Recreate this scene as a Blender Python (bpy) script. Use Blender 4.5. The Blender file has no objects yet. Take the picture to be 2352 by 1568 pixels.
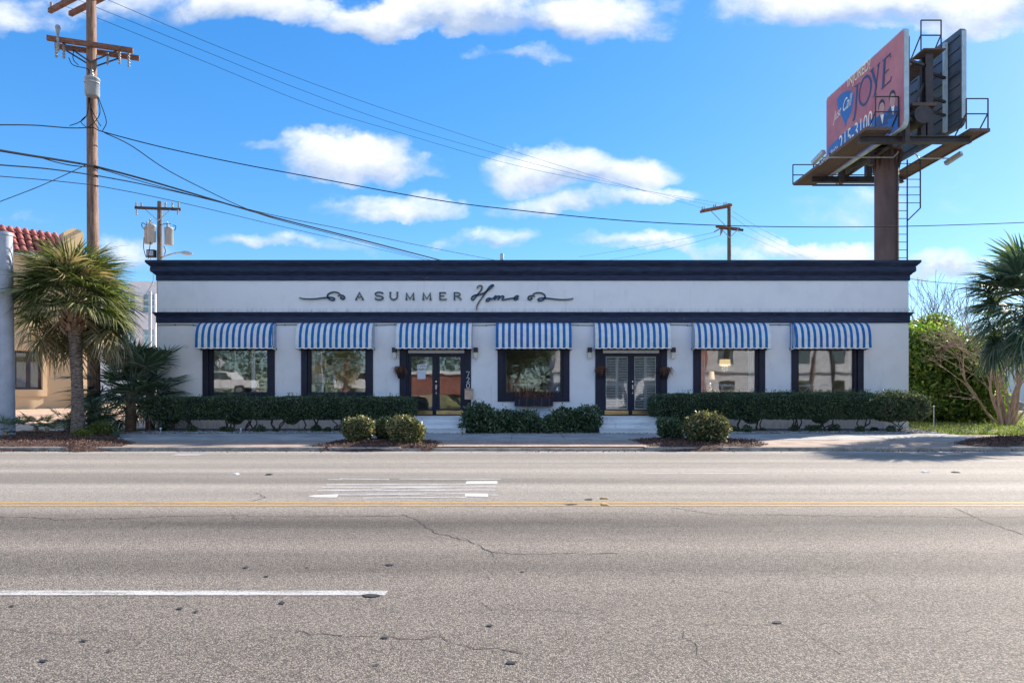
import bpy, math, random
import numpy as np
from mathutils import Vector, Matrix

# ------------------------------------------------------------------ scene, camera, light
SC = bpy.context.scene
COL = SC.collection
random.seed(7)
RNG = np.random.default_rng(11)
CAMH, F, CX, CY = 1.4, 1568.0, 1200.0, 905.0

cd = bpy.data.cameras.new('camera'); cam = bpy.data.objects.new('camera', cd); COL.objects.link(cam)
cam.location = (0, 0, CAMH); cam.rotation_euler = (math.radians(90), 0, 0)
cd.sensor_width = 36; cd.lens = 24; cd.shift_x = -24 / 2352; cd.shift_y = 121 / 2352
cd.clip_start = 0.05; cd.clip_end = 3000
SC.camera = cam

SUN_AZ, SUN_EL = math.radians(53.5), math.radians(30.5)     # azimuth clockwise from +Y
SDIR = Vector((math.sin(SUN_AZ) * math.cos(SUN_EL), math.cos(SUN_AZ) * math.cos(SUN_EL), math.sin(SUN_EL)))
sl = bpy.data.lights.new('sun', 'SUN'); sl.energy = 3.0; sl.angle = math.radians(0.53); sl.color = (1.0, 0.90, 0.78)
so = bpy.data.objects.new('sun', sl); COL.objects.link(so); so.location = (30, 40, 50)
so.rotation_euler = (-SDIR).to_track_quat('-Z', 'Y').to_euler()

SC.view_settings.view_transform = 'Standard'; SC.view_settings.look = 'None'
SC.view_settings.exposure = 1.82; SC.view_settings.gamma = 1.0; SC.view_settings.use_curve_mapping = False
SC.render.engine = 'CYCLES'
SC.cycles.max_bounces = 8; SC.cycles.transparent_max_bounces = 12; SC.cycles.use_denoising = True
SC.cycles.caustics_reflective = False; SC.cycles.caustics_refractive = False

W = bpy.data.worlds.new('World'); SC.world = W; W.use_nodes = True


class NT:
    """small node-tree helper"""
    def __init__(s, tree):
        s.t = tree; s.n = tree.nodes; s.l = tree.links
    def new(s, kind, **kw):
        n = s.n.new(kind)
        for k, v in kw.items(): setattr(n, k, v)
        return n
    def put(s, sock, v):
        if isinstance(v, bpy.types.NodeSocket): s.l.new(v, sock)
        elif v is not None: sock.default_value = v
    def math(s, op, a, b=None, c=None, clamp=False):
        n = s.new('ShaderNodeMath', operation=op, use_clamp=clamp)
        s.put(n.inputs[0], a)
        if b is not None: s.put(n.inputs[1], b)
        if c is not None: s.put(n.inputs[2], c)
        return n.outputs[0]
    def mix(s, f, a, b, blend='MIX'):
        n = s.new('ShaderNodeMix', data_type='RGBA', blend_type=blend)
        s.put(n.inputs[0], f); s.put(n.inputs[6], a); s.put(n.inputs[7], b)
        return n.outputs[2]
    def noise(s, vec, scale, detail=4, rough=0.55, dist=0.0, out=0):
        n = s.new('ShaderNodeTexNoise'); n.inputs['Scale'].default_value = scale
        n.inputs['Detail'].default_value = detail; n.inputs['Roughness'].default_value = rough
        n.inputs['Distortion'].default_value = dist
        if vec is not None: s.l.new(vec, n.inputs['Vector'])
        return n.outputs[out]
    def ramp(s, f, lo, hi):
        n = s.new('ShaderNodeMapRange', interpolation_type='SMOOTHSTEP')
        s.put(n.inputs[0], f); n.inputs[1].default_value = lo; n.inputs[2].default_value = hi
        return n.outputs[0]
    def map(s, vec, scale=(1, 1, 1), loc=(0, 0, 0), rot=(0, 0, 0)):
        n = s.new('ShaderNodeMapping'); n.inputs['Scale'].default_value = scale
        n.inputs['Location'].default_value = loc; n.inputs['Rotation'].default_value = rot
        s.l.new(vec, n.inputs['Vector']); return n.outputs[0]


def c4(c): return (c[0], c[1], c[2], 1.0)


def build_world():
    t = NT(W.node_tree); t.n.clear()
    out = t.new('ShaderNodeOutputWorld'); bg = t.new('ShaderNodeBackground')
    sky = t.new('ShaderNodeTexSky', sky_type='NISHITA')
    sky.sun_disc = False; sky.sun_elevation = SUN_EL; sky.sun_rotation = SUN_AZ
    sky.altitude = 50; sky.air_density = 1.0; sky.dust_density = 0.25; sky.ozone_density = 2.5
    hs = t.new('ShaderNodeHueSaturation'); hs.inputs['Saturation'].default_value = SKY_SAT
    hs.inputs['Value'].default_value = SKY_VAL
    gm = t.new('ShaderNodeGamma'); gm.inputs[1].default_value = SKY_GAM; t.l.new(sky.outputs[0], gm.inputs[0]); t.l.new(gm.outputs[0], hs.inputs['Color'])
    skyc = t.mix(1.0, hs.outputs[0], c4(SKY_TINT), 'MULTIPLY')
    tc = t.new('ShaderNodeTexCoord'); d = tc.outputs['Generated']
    sp = t.new('ShaderNodeSeparateXYZ'); t.l.new(d, sp.inputs[0])
    x, y, z = sp.outputs
    # cumulus field: bearing and height of each cloud as seen from the place, edges broken up by noise
    yy = t.math('MAXIMUM', y, 0.02)
    u = t.math('DIVIDE', x, yy); v = t.math('DIVIDE', z, yy)
    cb = t.new('ShaderNodeCombineXYZ'); t.l.new(u, cb.inputs[0]); t.l.new(v, cb.inputs[1])
    uv = cb.outputs[0]
    w1 = t.noise(t.map(uv, (1, 1.3, 1), (5.3, 2.2, 0)), 4.5, 3, 0.5, 0.0, 1); w2 = t.noise(t.map(uv, (1, 1.2, 1), (1.3, 7.2, 0)), 17.0, 4, 0.6, 0.0, 1)
    s1 = t.new('ShaderNodeSeparateColor'); t.l.new(w1, s1.inputs[0]); s2 = t.new('ShaderNodeSeparateColor'); t.l.new(w2, s2.inputs[0])
    wu = t.math('ADD', t.math('MULTIPLY', t.math('SUBTRACT', s1.outputs[0], .5), .22), t.math('MULTIPLY', t.math('SUBTRACT', s2.outputs[0], .5), .07))
    wv = t.math('ADD', t.math('MULTIPLY', t.math('SUBTRACT', s1.outputs[1], .5), .10), t.math('MULTIPLY', t.math('SUBTRACT', s2.outputs[1], .5), .05))
    u0, v0 = u, v
    u = t.math('ADD', u, wu); v = t.math('ADD', v, wv)
    n1 = t.noise(t.map(uv, (1, 1.5, 1)), 7.0, 9, 0.6, 0.25)
    n2 = t.noise(t.map(uv, (1, 1.7, 1), (3.1, 1.7, 0)), 2.6, 5, 0.55, 0.2)
    tot = None
    lit = None
    for (px, py, rx, ry, w) in CLOUDS:
        cu, cv = (px - CX) / F, (CY - py) / F
        a = t.math('MULTIPLY', t.math('SUBTRACT', u, cu), F / rx)
        b0 = t.math('SUBTRACT', v, cv)
        b = t.math('MULTIPLY', b0, F / ry)
        # flat bases: falls off faster below
        b = t.math('MULTIPLY', b, t.math('ADD', 1.0, t.math('MULTIPLY', t.math('LESS_THAN', b, 0.0), 0.55)))
        r2 = t.math('ADD', t.math('MULTIPLY', a, a), t.math('MULTIPLY', b, b))
        g = t.math('MULTIPLY', t.math('SUBTRACT', 1.0, r2, clamp=True), w)
        li = t.math('MULTIPLY', g, b)
        tot = g if tot is None else t.math('MAXIMUM', tot, g)
        lit = li if lit is None else t.math('ADD', lit, li)
    nn = t.math('ADD', t.math('MULTIPLY', t.math('SUBTRACT', n1, 0.5), 1.9), t.math('MULTIPLY', t.math('SUBTRACT', n2, 0.5), 0.8))
    dens = t.math('ADD', tot, t.math('MULTIPLY', nn, t.math('MINIMUM', t.math('MULTIPLY', tot, 4.0), 1.0)))
    dens = t.ramp(dens, 0.05, 0.95)
    # unseen cloud over the rest of the sky, thickened to brighten the shaded front
    zz = t.math('ADD', t.math('MAXIMUM', z, 0.0), 0.12)
    cb2 = t.new('ShaderNodeCombineXYZ')
    t.l.new(t.math('DIVIDE', x, zz), cb2.inputs[0]); t.l.new(t.math('DIVIDE', y, zz), cb2.inputs[1])
    n3 = t.noise(cb2.outputs[0], 0.55, 8, 0.58, 0.3)
    gen = t.math('MULTIPLY', t.ramp(n3, 0.46, 0.61), t.ramp(z, 0.03, 0.15))
    inview = t.math('MULTIPLY', t.ramp(y, 0.25, 0.62), t.math('SUBTRACT', 1.0, t.ramp(v0, 0.60, 0.85)))
    gen = t.math('MULTIPLY', gen, t.math('SUBTRACT', 1.0, inview))
    dens = t.math('MAXIMUM', t.math('MULTIPLY', dens, t.ramp(y, 0.02, 0.2)), gen)
    shade = t.math('ADD', t.math('MULTIPLY', t.math('SUBTRACT', n1, 0.5), 1.9), t.math('ADD', t.math('MULTIPLY', lit, 1.1), 0.48), clamp=True)
    cc = t.mix(shade, c4(CLOUD_LO), c4(CLOUD_HI))
    allc = t.mix(t.math('MULTIPLY', dens, 0.93), skyc, cc)
    t.l.new(allc, bg.inputs[0]); bg.inputs[1].default_value = SKY_STR
    t.l.new(bg.outputs[0], out.inputs[0])


SKY_STR, SKY_SAT, SKY_VAL, SKY_TINT, SKY_GAM = 0.096, 1.74, 1.0, (0.82, 1.0, 1.23), 0.62
CLOUD_LO, CLOUD_HI = (1.55, 1.9, 2.55), (3.75, 3.8, 3.85)
CLOUDS = [  # px, py (photo 2352 scale), radii, weight
    (60, 60, 170, 60, 0.6), (250, 10, 260, 70, 0.75), (560, 30, 300, 75, 1.0), (880, 60, 190, 75, 1.15), (1060, 30, 260, 95, 1.2),
    (1330, 30, 240, 80, 1.05), (1560, 10, 130, 40, 0.6), (1230, 125, 130, 34, 0.62), (1950, 25, 330, 90, 1.0), (2230, 40, 230, 100, 1.0),
    (800, 365, 190, 85, 1.05), (640, 350, 120, 26, 0.45), (870, 475, 190, 50, 0.72), (1300, 400, 250, 85, 1.1), (1330, 470, 270, 45, 0.7),
    (1090, 548, 110, 30, 0.6), (600, 572, 160, 34, 0.65), (1900, 568, 220, 44, 0.75), (1580, 585, 260, 26, 0.5), (2190, 610, 110, 50, 0.9),
    (720, 560, 160, 34, 0.6), (1120, 552, 150, 40, 0.65), (1450, 572, 180, 30, 0.6), (1760, 560, 150, 34, 0.65), (2050, 470, 260, 60, 0.30), (300, 590, 130, 60, 0.45), (60, 520, 100, 24, 0.4), (2150, 400, 130, 50, 0.30)]
build_world()

# ------------------------------------------------------------------ helpers: points, meshes, things


def P(x, y, Y):
    """point at depth Y seen at photo position (x, y)"""
    return Vector(((x - CX) / F * Y, Y, CAMH - (y - CY) / F * Y))


def onplane(x, y, p0, n, off=0.0):
    d = Vector(((x - CX) / F, 1.0, (CY - y) / F)); o = Vector((0, 0, CAMH))
    t = ((Vector(p0) + Vector(n) * off) - o).dot(Vector(n)) / d.dot(Vector(n))
    return o + d * t


class MB:
    def __init__(s): s.v = []; s.f = []; s.m = []; s.sm = []
    def add(s, vs, fs, m=0, smooth=False):
        o = len(s.v); s.v.extend([tuple(p) for p in vs])
        for f in fs: s.f.append([i + o for i in f]); s.m.append(m); s.sm.append(smooth)
    def hexa(s, c, m=0):
        s.add(c, [(0, 3, 2, 1), (4, 5, 6, 7), (0, 1, 5, 4), (1, 2, 6, 5), (2, 3, 7, 6), (3, 0, 4, 7)], m)
    def box(s, x0, x1, y0, y1, z0, z1, m=0):
        s.hexa([(x0, y0, z0), (x1, y0, z0), (x1, y1, z0), (x0, y1, z0), (x0, y0, z1), (x1, y0, z1), (x1, y1, z1), (x0, y1, z1)], m)
    def bar(s, a, b, w, h, m=0, up=(0, 0, 1)):
        """rectangular bar from a to b"""
        a, b = Vector(a), Vector(b); d = (b - a).normalized(); u = Vector(up)
        if abs(d.dot(u)) > 0.98: u = Vector((0, 1, 0))
        r = d.cross(u).normalized(); u = r.cross(d).normalized(); r *= w / 2; u *= h / 2
        s.hexa([a - r - u, a + r - u, b + r - u, b - r - u, a - r + u, a + r + u, b + r + u, b - r + u], m)
    def tube(s, pts, r, n=8, m=0, caps=True, smooth=True):
        pts = [Vector(p) for p in pts]; k = len(pts)
        if not hasattr(r, '__len__'): r = [r] * k
        rings = []; ref = None
        for i, p in enumerate(pts):
            d = (pts[min(i + 1, k - 1)] - pts[max(i - 1, 0)])
            d = d.normalized() if d.length > 1e-9 else Vector((0, 0, 1))
            if ref is None:
                ref = Vector((1, 0, 0)) if abs(d.x) < 0.9 else Vector((0, 1, 0))
            e1 = (ref - d * ref.dot(d)).normalized(); e2 = d.cross(e1); ref = e1
            rings.append([p + (e1 * math.cos(2 * math.pi * j / n) + e2 * math.sin(2 * math.pi * j / n)) * r[i] for j in range(n)])
        vs = [q for g in rings for q in g]; fs = []
        for i in range(k - 1):
            for j in range(n):
                fs.append((i * n + j, i * n + (j + 1) % n, (i + 1) * n + (j + 1) % n, (i + 1) * n + j))
        s.add(vs, fs, m, smooth)
        if caps:
            s.add(rings[0], [tuple(range(n - 1, -1, -1))], m); s.add(rings[-1], [tuple(range(n))], m)
    def lathe(s, c, prof, n=16, m=0, smooth=True):
        """prof: (radius, z) upwards, round a vertical axis through c"""
        c = Vector(c); vs = []; fs = []
        for r, z in prof:
            for j in range(n):
                a = 2 * math.pi * j / n; vs.append((c.x + r * math.cos(a), c.y + r * math.sin(a), c.z + z))
        for i in range(len(prof) - 1):
            for j in range(n):
                fs.append((i * n + j, i * n + (j + 1) % n, (i + 1) * n + (j + 1) % n, (i + 1) * n + j))
        s.add(vs, fs, m, smooth)
        s.add(vs[:n], [tuple(range(n - 1, -1, -1))], m); s.add(vs[-n:], [tuple(range(n))], m)
    def quad(s, a, b, c, d, m=0): s.add([a, b, c, d], [(0, 1, 2, 3)], m)
    def slab(s, pts, off, m=0):
        """flat polygon pts (any plane) thickened by vector off"""
        n = len(pts); off = Vector(off); a = [Vector(p) for p in pts]; b = [p + off for p in a]
        fs = [tuple(range(n - 1, -1, -1)), tuple(range(n, 2 * n))]
        for i in range(n): fs.append((i, (i + 1) % n, n + (i + 1) % n, n + i))
        s.add(a + b, fs, m)
    def build(s, name, mats, parent=None, kind=None):
        me = bpy.data.meshes.new(name)
        org = world_loc(parent)
        me.from_pydata([(x - org[0], y - org[1], z - org[2]) for x, y, z in s.v], [], s.f)
        if not isinstance(mats, (list, tuple)): mats = [mats]
        for m in mats: me.materials.append(m)
        me.polygons.foreach_set('material_index', s.m)
        me.polygons.foreach_set('use_smooth', s.sm)
        me.update()
        return link(name, me, parent, kind)


def world_loc(o):
    p = Vector((0, 0, 0))
    while o is not None: p += o.location; o = o.parent
    return p


def link(name, me, parent=None, kind=None):
    o = bpy.data.objects.new(name, me); COL.objects.link(o)
    if parent is not None: o.parent = parent
    if kind: o['kind'] = kind
    return o


def np_mesh(name, v, f, mats, parent=None, kind=None, smooth=False):
    me = bpy.data.meshes.new(name); v = np.asarray(v, dtype=np.float32); f = np.asarray(f, dtype=np.int32)
    org = np.array(world_loc(parent), dtype=np.float32)
    v = v - org
    k = f.shape[1]
    me.vertices.add(len(v)); me.vertices.foreach_set('co', v.ravel())
    me.loops.add(f.size); me.loops.foreach_set('vertex_index', f.ravel())
    me.polygons.add(len(f)); me.polygons.foreach_set('loop_start', np.arange(0, f.size, k, dtype=np.int32))
    me.polygons.foreach_set('loop_total', np.full(len(f), k, dtype=np.int32))
    if not isinstance(mats, (list, tuple)): mats = [mats]
    for m in mats: me.materials.append(m)
    me.update(calc_edges=True); me.validate()
    if smooth: me.polygons.foreach_set('use_smooth', [True] * len(me.polygons))
    return link(name, me, parent, kind)


def tag(o, label, cat, group=None):
    o['label'] = label; o['category'] = cat
    if group: o['group'] = group
    return o


def thing(name, label, cat, loc=(0, 0, 0), group=None):
    o = bpy.data.objects.new(name, None); COL.objects.link(o); o.location = loc
    o.empty_display_size = 0.2
    return tag(o, label, cat, group)


def dup(root, loc, rotz=0.0, label=None, scale=1.0):
    """copy of a thing with copies of its parts and sub-parts, mesh data shared"""
    r = root.copy(); COL.objects.link(r); r.location = loc; r.rotation_euler = (0, 0, rotz)
    r.scale = (scale,) * 3
    if label: r['label'] = label
    for ch in list(root.children):
        c = ch.copy(); COL.objects.link(c); c.parent = r
        for g in ch.children:
            d = g.copy(); COL.objects.link(d); d.parent = c
    return r


def smoothpts(pts, sub=5):
    """Catmull-Rom through pts"""
    pts = [Vector(p) for p in pts]
    if len(pts) < 3: return pts
    q = [pts[0] * 2 - pts[1]] + pts + [pts[-1] * 2 - pts[-2]]; out = []
    for i in range(1, len(q) - 2):
        p0, p1, p2, p3 = q[i - 1], q[i], q[i + 1], q[i + 2]
        for k in range(sub):
            t = k / sub
            out.append(0.5 * ((2 * p1) + (p2 - p0) * t + (2 * p0 - 5 * p1 + 4 * p2 - p3) * t * t + (3 * p1 - p0 - 3 * p2 + p3) * t ** 3))
    out.append(q[-2]); return out


def ribbon(mb, pts, width, f3, w0, w1, m=0, taper=False, sub=6, smooth=True):
    """stroke through 2-d pts, mapped by f3(u, v, w), solid between heights w0 and w1"""
    p = [Vector((a[0], a[1], 0)) for a in pts]
    if smooth and len(p) > 2: p = smoothpts(p, sub)
    k = len(p); L = []; R = []
    for i in range(k):
        d = p[min(i + 1, k - 1)] - p[max(i - 1, 0)]
        d = d.normalized() if d.length > 1e-9 else Vector((1, 0, 0))
        w = width
        if taper:
            t = i / (k - 1); w = width * (0.35 + 0.65 * math.sin(math.pi * min(1, max(0, t))) ** 0.6)
        nrm = Vector((-d.y, d.x, 0)) * w / 2
        L.append(p[i] + nrm); R.append(p[i] - nrm)
    for i in range(k - 1):
        q = [L[i], R[i], R[i + 1], L[i + 1]]
        lo = [f3(a.x, a.y, w0) for a in q]; hi = [f3(a.x, a.y, w1) for a in q]
        mb.hexa(lo + hi, m)


TXT = {}


def text2d(s, extrude=0.0):
    """outline font text as (verts, faces), cap height about 0.7 at size 1"""
    if s in TXT: return TXT[s]
    cu = bpy.data.curves.new('txt', 'FONT'); cu.body = s; cu.size = 1.0; cu.resolution_u = 3; cu.extrude = 0.0
    ob = bpy.data.objects.new('txt', cu); COL.objects.link(ob)
    dg = bpy.context.evaluated_depsgraph_get()
    me = bpy.data.meshes.new_from_object(ob.evaluated_get(dg))
    vs = [tuple(v.co) for v in me.vertices]; fs = [tuple(p.vertices) for p in me.polygons]
    bpy.data.objects.remove(ob); bpy.data.curves.remove(cu); bpy.data.meshes.remove(me)
    xs = [v[0] for v in vs]; x0 = min(xs)
    vs = [(v[0] - x0, v[1]) for v in vs]
    TXT[s] = (vs, fs, max(xs) - x0)
    return TXT[s]


# ------------------------------------------------------------------ materials
MATS = {}


def base_mat(name):
    m = bpy.data.materials.new(name); m.use_nodes = True
    t = NT(m.node_tree); t.n.clear()
    out = t.new('ShaderNodeOutputMaterial'); b = t.new('ShaderNodeBsdfPrincipled')
    t.l.new(b.outputs[0], out.inputs[0]); MATS[name] = m
    return m, t, b, out


def M(name, col, rough=0.6, var=0.18, scale=4.0, bump=0.0, bscale=40.0, metal=0.0, stretch=(1, 1, 1), col2=None, spec=0.5, fine=0.0, fscale=120.0):
    m, t, b, out = base_mat(name)
    g = t.new('ShaderNodeNewGeometry'); pos = t.map(g.outputs['Position'], stretch)
    n = t.noise(pos, scale, 6, 0.6)
    a = c4([c * (1 - var) for c in col]); bb = c4(col2) if col2 else c4([min(1, c * (1 + var)) for c in col])
    c = t.mix(t.ramp(n, 0.3, 0.7), a, bb)
    if fine:
        n2 = t.noise(pos, fscale, 2, 0.5)
        c = t.mix(t.ramp(n2, 0.35, 0.65), t.mix(fine, c, c4((0, 0, 0))), c)
    t.l.new(c, b.inputs['Base Color'])
    b.inputs['Roughness'].default_value = rough; b.inputs['Metallic'].default_value = metal
    b.inputs['Specular IOR Level'].default_value = spec
    if bump:
        bn = t.new('ShaderNodeBump'); bn.inputs['Strength'].default_value = bump; bn.inputs['Distance'].default_value = 0.01
        t.l.new(t.noise(pos, bscale, 4, 0.6), bn.inputs['Height']); t.l.new(bn.outputs[0], b.inputs['Normal'])
    return m


def leafmat(name, cols, rough=0.45, trans=0.35, tcol=None, spec=0.4):
    """leaf colours differ from leaf to leaf"""
    m, t, b, out = base_mat(name)
    g = t.new('ShaderNodeNewGeometry')
    oi = t.new('ShaderNodeObjectInfo')
    r = t.math('FRACT', t.math('ADD', g.outputs['Random Per Island'], t.math('MULTIPLY', oi.outputs['Random'], 0.35)))
    cr = t.new('ShaderNodeValToRGB'); e = cr.color_ramp.elements
    e[0].color = c4(cols[0]); e[1].color = c4(cols[-1])
    for i, c in enumerate(cols[1:-1]):
        x = e.new((i + 1) / (len(cols) - 1)); x.color = c4(c)
    t.l.new(r, cr.inputs[0])
    n = t.noise(g.outputs['Position'], 3.0, 3)
    c = t.mix(t.math('MULTIPLY', t.ramp(n, 0.35, 0.7), 0.35), cr.outputs[0], c4(cols[0]))
    t.l.new(c, b.inputs['Base Color']); b.inputs['Roughness'].default_value = rough
    b.inputs['Specular IOR Level'].default_value = spec
    if trans:
        tr = t.new('ShaderNodeBsdfTranslucent'); mx = t.new('ShaderNodeMixShader'); mx.inputs[0].default_value = trans
        tc = t.mix(1.0, c, c4(tcol or (1.3, 1.5, 0.6)), 'MULTIPLY'); t.l.new(tc, tr.inputs[0])
        t.l.new(b.outputs[0], mx.inputs[1]); t.l.new(tr.outputs[0], mx.inputs[2]); t.l.new(mx.outputs[0], out.inputs[0])
    return m


def glassmat(name, refl=0.3, tint=(0.75, 0.8, 0.8), wob=0.25):
    m, t, b, out = base_mat(name)
    t.n.remove(b)
    g = t.new('ShaderNodeNewGeometry')
    tr = t.new('ShaderNodeBsdfTransparent'); tr.inputs[0].default_value = c4(tint)
    gl = t.new('ShaderNodeBsdfGlossy'); gl.inputs['Roughness'].default_value = 0.02; gl.inputs[0].default_value = (0.95, 0.97, 1, 1)
    bn = t.new('ShaderNodeBump'); bn.inputs['Strength'].default_value = wob; bn.inputs['Distance'].default_value = 0.004
    t.l.new(t.noise(t.map(g.outputs['Position'], (1, 1, 0.45)), 2.6, 1, 0.4), bn.inputs['Height']); t.l.new(bn.outputs[0], gl.inputs['Normal'])
    fr = t.new('ShaderNodeFresnel'); fr.inputs[0].default_value = 1.5
    f = t.math('ADD', fr.outputs[0], refl, clamp=True)
    mx = t.new('ShaderNodeMixShader'); t.l.new(f, mx.inputs[0]); t.l.new(tr.outputs[0], mx.inputs[1]); t.l.new(gl.outputs[0], mx.inputs[2])
    t.l.new(mx.outputs[0], out.inputs[0])
    return m


def asphalt():
    m, t, b, out = base_mat('asphalt')
    g = t.new('ShaderNodeNewGeometry'); p = g.outputs['Position']
    vo = t.new('ShaderNodeTexVoronoi'); vo.inputs['Scale'].default_value = 100; t.l.new(p, vo.inputs['Vector'])
    sp = t.new('ShaderNodeSeparateColor'); t.l.new(vo.outputs['Color'], sp.inputs[0])
    fine = t.ramp(t.math('ADD', t.math('MULTIPLY', sp.outputs[0], 0.62), t.math('MULTIPLY', t.noise(p, 190, 3, 0.6), 0.5)), 0.06, 1.08)
    dk = t.ramp(vo.outputs['Distance'], 0.25, 0.75)
    band = t.noise(t.map(p, (0.02, 0.75, 1)), 1.0, 3, 0.5)
    blot = t.noise(t.map(p, (0.16, 0.9, 1)), 0.9, 8, 0.65)
    sx = t.new('ShaderNodeSeparateXYZ'); t.l.new(p, sx.inputs[0])
    far = t.ramp(sx.outputs[1], 7.5, 9.6)       # newer, paler course on the far half of the road
    c = t.mix(fine, c4((0.085, 0.071, 0.058)), c4((0.46, 0.395, 0.325)))
    c = t.mix(t.math('MULTIPLY', dk, 0.55), c, c4((0.045, 0.042, 0.042)))
    c2 = t.mix(t.math('MULTIPLY', fine, 1.0), c4((0.145, 0.129, 0.110)), c4((0.56, 0.508, 0.435)))
    c = t.mix(t.math('MULTIPLY', far, 0.75), c, c2)
    k = t.math('ADD', 0.52, t.math('MULTIPLY', t.math('ADD', t.math('MULTIPLY', t.ramp(band, 0.3, 0.7), 0.6), t.math('MULTIPLY', blot, 0.4)), 0.78))
    for y0, w_, s_, a_ in ((7.35, .50, .9, .17), (5.35, .35, .9, .10), (6.35, .45, .7, -.06), (12.9, .5, .7, .06), (10.9, .5, .7, .06)):      # polished and oiled wheel paths
        q = t.math('DIVIDE', t.math('ABSOLUTE', t.math('SUBTRACT', sx.outputs[1], y0)), w_)
        q = t.math('SUBTRACT', 1.0, t.ramp(q, 0.15, 1.0))
        q = t.math('MULTIPLY', q, t.math('ADD', .35, t.ramp(t.noise(t.map(p, (s_ * .22, 1.2, 1), (y0, 0, 0)), 1.3, 5, 0.6), .35, .65)))
        k = t.math('SUBTRACT', k, t.math('MULTIPLY', q, a_))
    kk = t.new('ShaderNodeCombineColor'); [t.l.new(k, kk.inputs[i]) for i in range(3)]
    c = t.mix(1.0, c, kk.outputs[0], 'MULTIPLY')
    t.l.new(c, b.inputs['Base Color']); b.inputs['Roughness'].default_value = 0.82; b.inputs['Specular IOR Level'].default_value = 0.3
    bn = t.new('ShaderNodeBump'); bn.inputs['Strength'].default_value = 0.55; bn.inputs['Distance'].default_value = 0.006
    hh = t.math('SUBTRACT', fine, t.math('MULTIPLY', dk, 0.7)); t.l.new(hh, bn.inputs['Height']); t.l.new(bn.outputs[0], b.inputs['Normal'])
    return m


def paint(name, col, gap=0.5, under=(0.20, 0.18, 0.165)):
    """worn road paint over the asphalt"""
    m, t, b, out = base_mat(name)
    g = t.new('ShaderNodeNewGeometry'); p = g.outputs['Position']
    n = t.math('ADD', t.math('MULTIPLY', t.noise(p, 60, 4, 0.7), 0.6), t.math('MULTIPLY', t.noise(t.map(p, (0.5, 3, 1)), 4, 5, 0.7), 0.5))
    f = t.ramp(n, gap - 0.08, gap + 0.08)
    c = t.mix(f, c4(under), c4(col)); t.l.new(c, b.inputs['Base Color']); b.inputs['Roughness'].default_value = 0.75
    return m


def brickmat(name, c1, c2, mortar, sc=1.0, rot=0.0):
    m, t, b, out = base_mat(name)
    g = t.new('ShaderNodeNewGeometry'); p = t.map(g.outputs['Position'], (1, 1, 1), (0, 0, 0), (0, 0, rot))
    br = t.new('ShaderNodeTexBrick'); t.l.new(p, br.inputs[0]); br.inputs['Scale'].default_value = sc
    br.inputs['Color1'].default_value = c4(c1); br.inputs['Color2'].default_value = c4(c2); br.inputs['Mortar'].default_value = c4(mortar)
    br.inputs['Brick Width'].default_value = 0.21; br.inputs['Row Height'].default_value = 0.105; br.inputs['Mortar Size'].default_value = 0.007
    n = t.noise(g.outputs['Position'], 1.6, 6, 0.65)
    c = t.mix(t.ramp(n, 0.35, 0.75), br.outputs[0], c4([x * 0.62 for x in c1]))
    t.l.new(c, b.inputs['Base Color']); b.inputs['Roughness'].default_value = 0.85
    bn = t.new('ShaderNodeBump'); bn.inputs['Strength'].default_value = 0.5; bn.inputs['Distance'].default_value = 0.006
    t.l.new(br.outputs['Fac'], bn.inputs['Height']); bn.invert = True; t.l.new(bn.outputs[0], b.inputs['Normal'])
    return m


def stucco(name, col, stain, amt=0.5, zband=None):
    m, t, b, out = base_mat(name)
    g = t.new('ShaderNodeNewGeometry'); p = g.outputs['Position']
    n = t.noise(p, 1.3, 6, 0.6); st = t.noise(t.map(p, (2.2, 2.2, 0.30)), 2.4, 6, 0.65)
    c = t.mix(t.math('MULTIPLY', t.ramp(n, 0.42, 0.75), amt * 0.5), c4(col), c4(stain))
    c = t.mix(t.math('MULTIPLY', t.ramp(st, 0.58, 0.80), amt), c, c4(stain))
    if zband:      # grime that sits on ledges: (z of ledge, height)
        sx = t.new('ShaderNodeSeparateXYZ'); t.l.new(p, sx.inputs[0])
        for z0, h in zband:
            a = t.math('SUBTRACT', 1.0, t.ramp(sx.outputs[2], z0, z0 + h))
            a = t.math('MULTIPLY', a, t.math('GREATER_THAN', sx.outputs[2], z0 - 0.05))
            a = t.math('MULTIPLY', a, t.ramp(t.noise(t.map(p, (3, 3, 0.6)), 3.0, 6, 0.7), 0.40, 0.70))
            c = t.mix(t.math('MULTIPLY', a, 0.42), c, c4([x * 0.35 for x in stain]))
    t.l.new(c, b.inputs['Base Color']); b.inputs['Roughness'].default_value = 0.8
    bn = t.new('ShaderNodeBump'); bn.inputs['Strength'].default_value = 0.22; bn.inputs['Distance'].default_value = 0.008
    t.l.new(t.noise(p, 22, 5, 0.65), bn.inputs['Height']); t.l.new(bn.outputs[0], b.inputs['Normal'])
    return m


def woodpole(name, a, bcol):
    m, t, b, out = base_mat(name)
    g = t.new('ShaderNodeNewGeometry'); p = g.outputs['Position']
    n = t.noise(t.map(p, (9, 9, 0.6)), 2.5, 7, 0.7, 0.5); k = t.noise(t.map(p, (3, 3, 1.2)), 2.0, 4, 0.6)
    c = t.mix(t.ramp(n, 0.32, 0.68), c4(a), c4(bcol))
    c = t.mix(t.math('MULTIPLY', t.ramp(k, 0.62, 0.74), 0.8), c, c4([x * 0.35 for x in a]))
    t.l.new(c, b.inputs['Base Color']); b.inputs['Roughness'].default_value = 0.8
    bn = t.new('ShaderNodeBump'); bn.inputs['Strength'].default_value = 0.6; bn.inputs['Distance'].default_value = 0.02
    t.l.new(n, bn.inputs['Height']); t.l.new(bn.outputs[0], b.inputs['Normal'])
    return m


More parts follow.
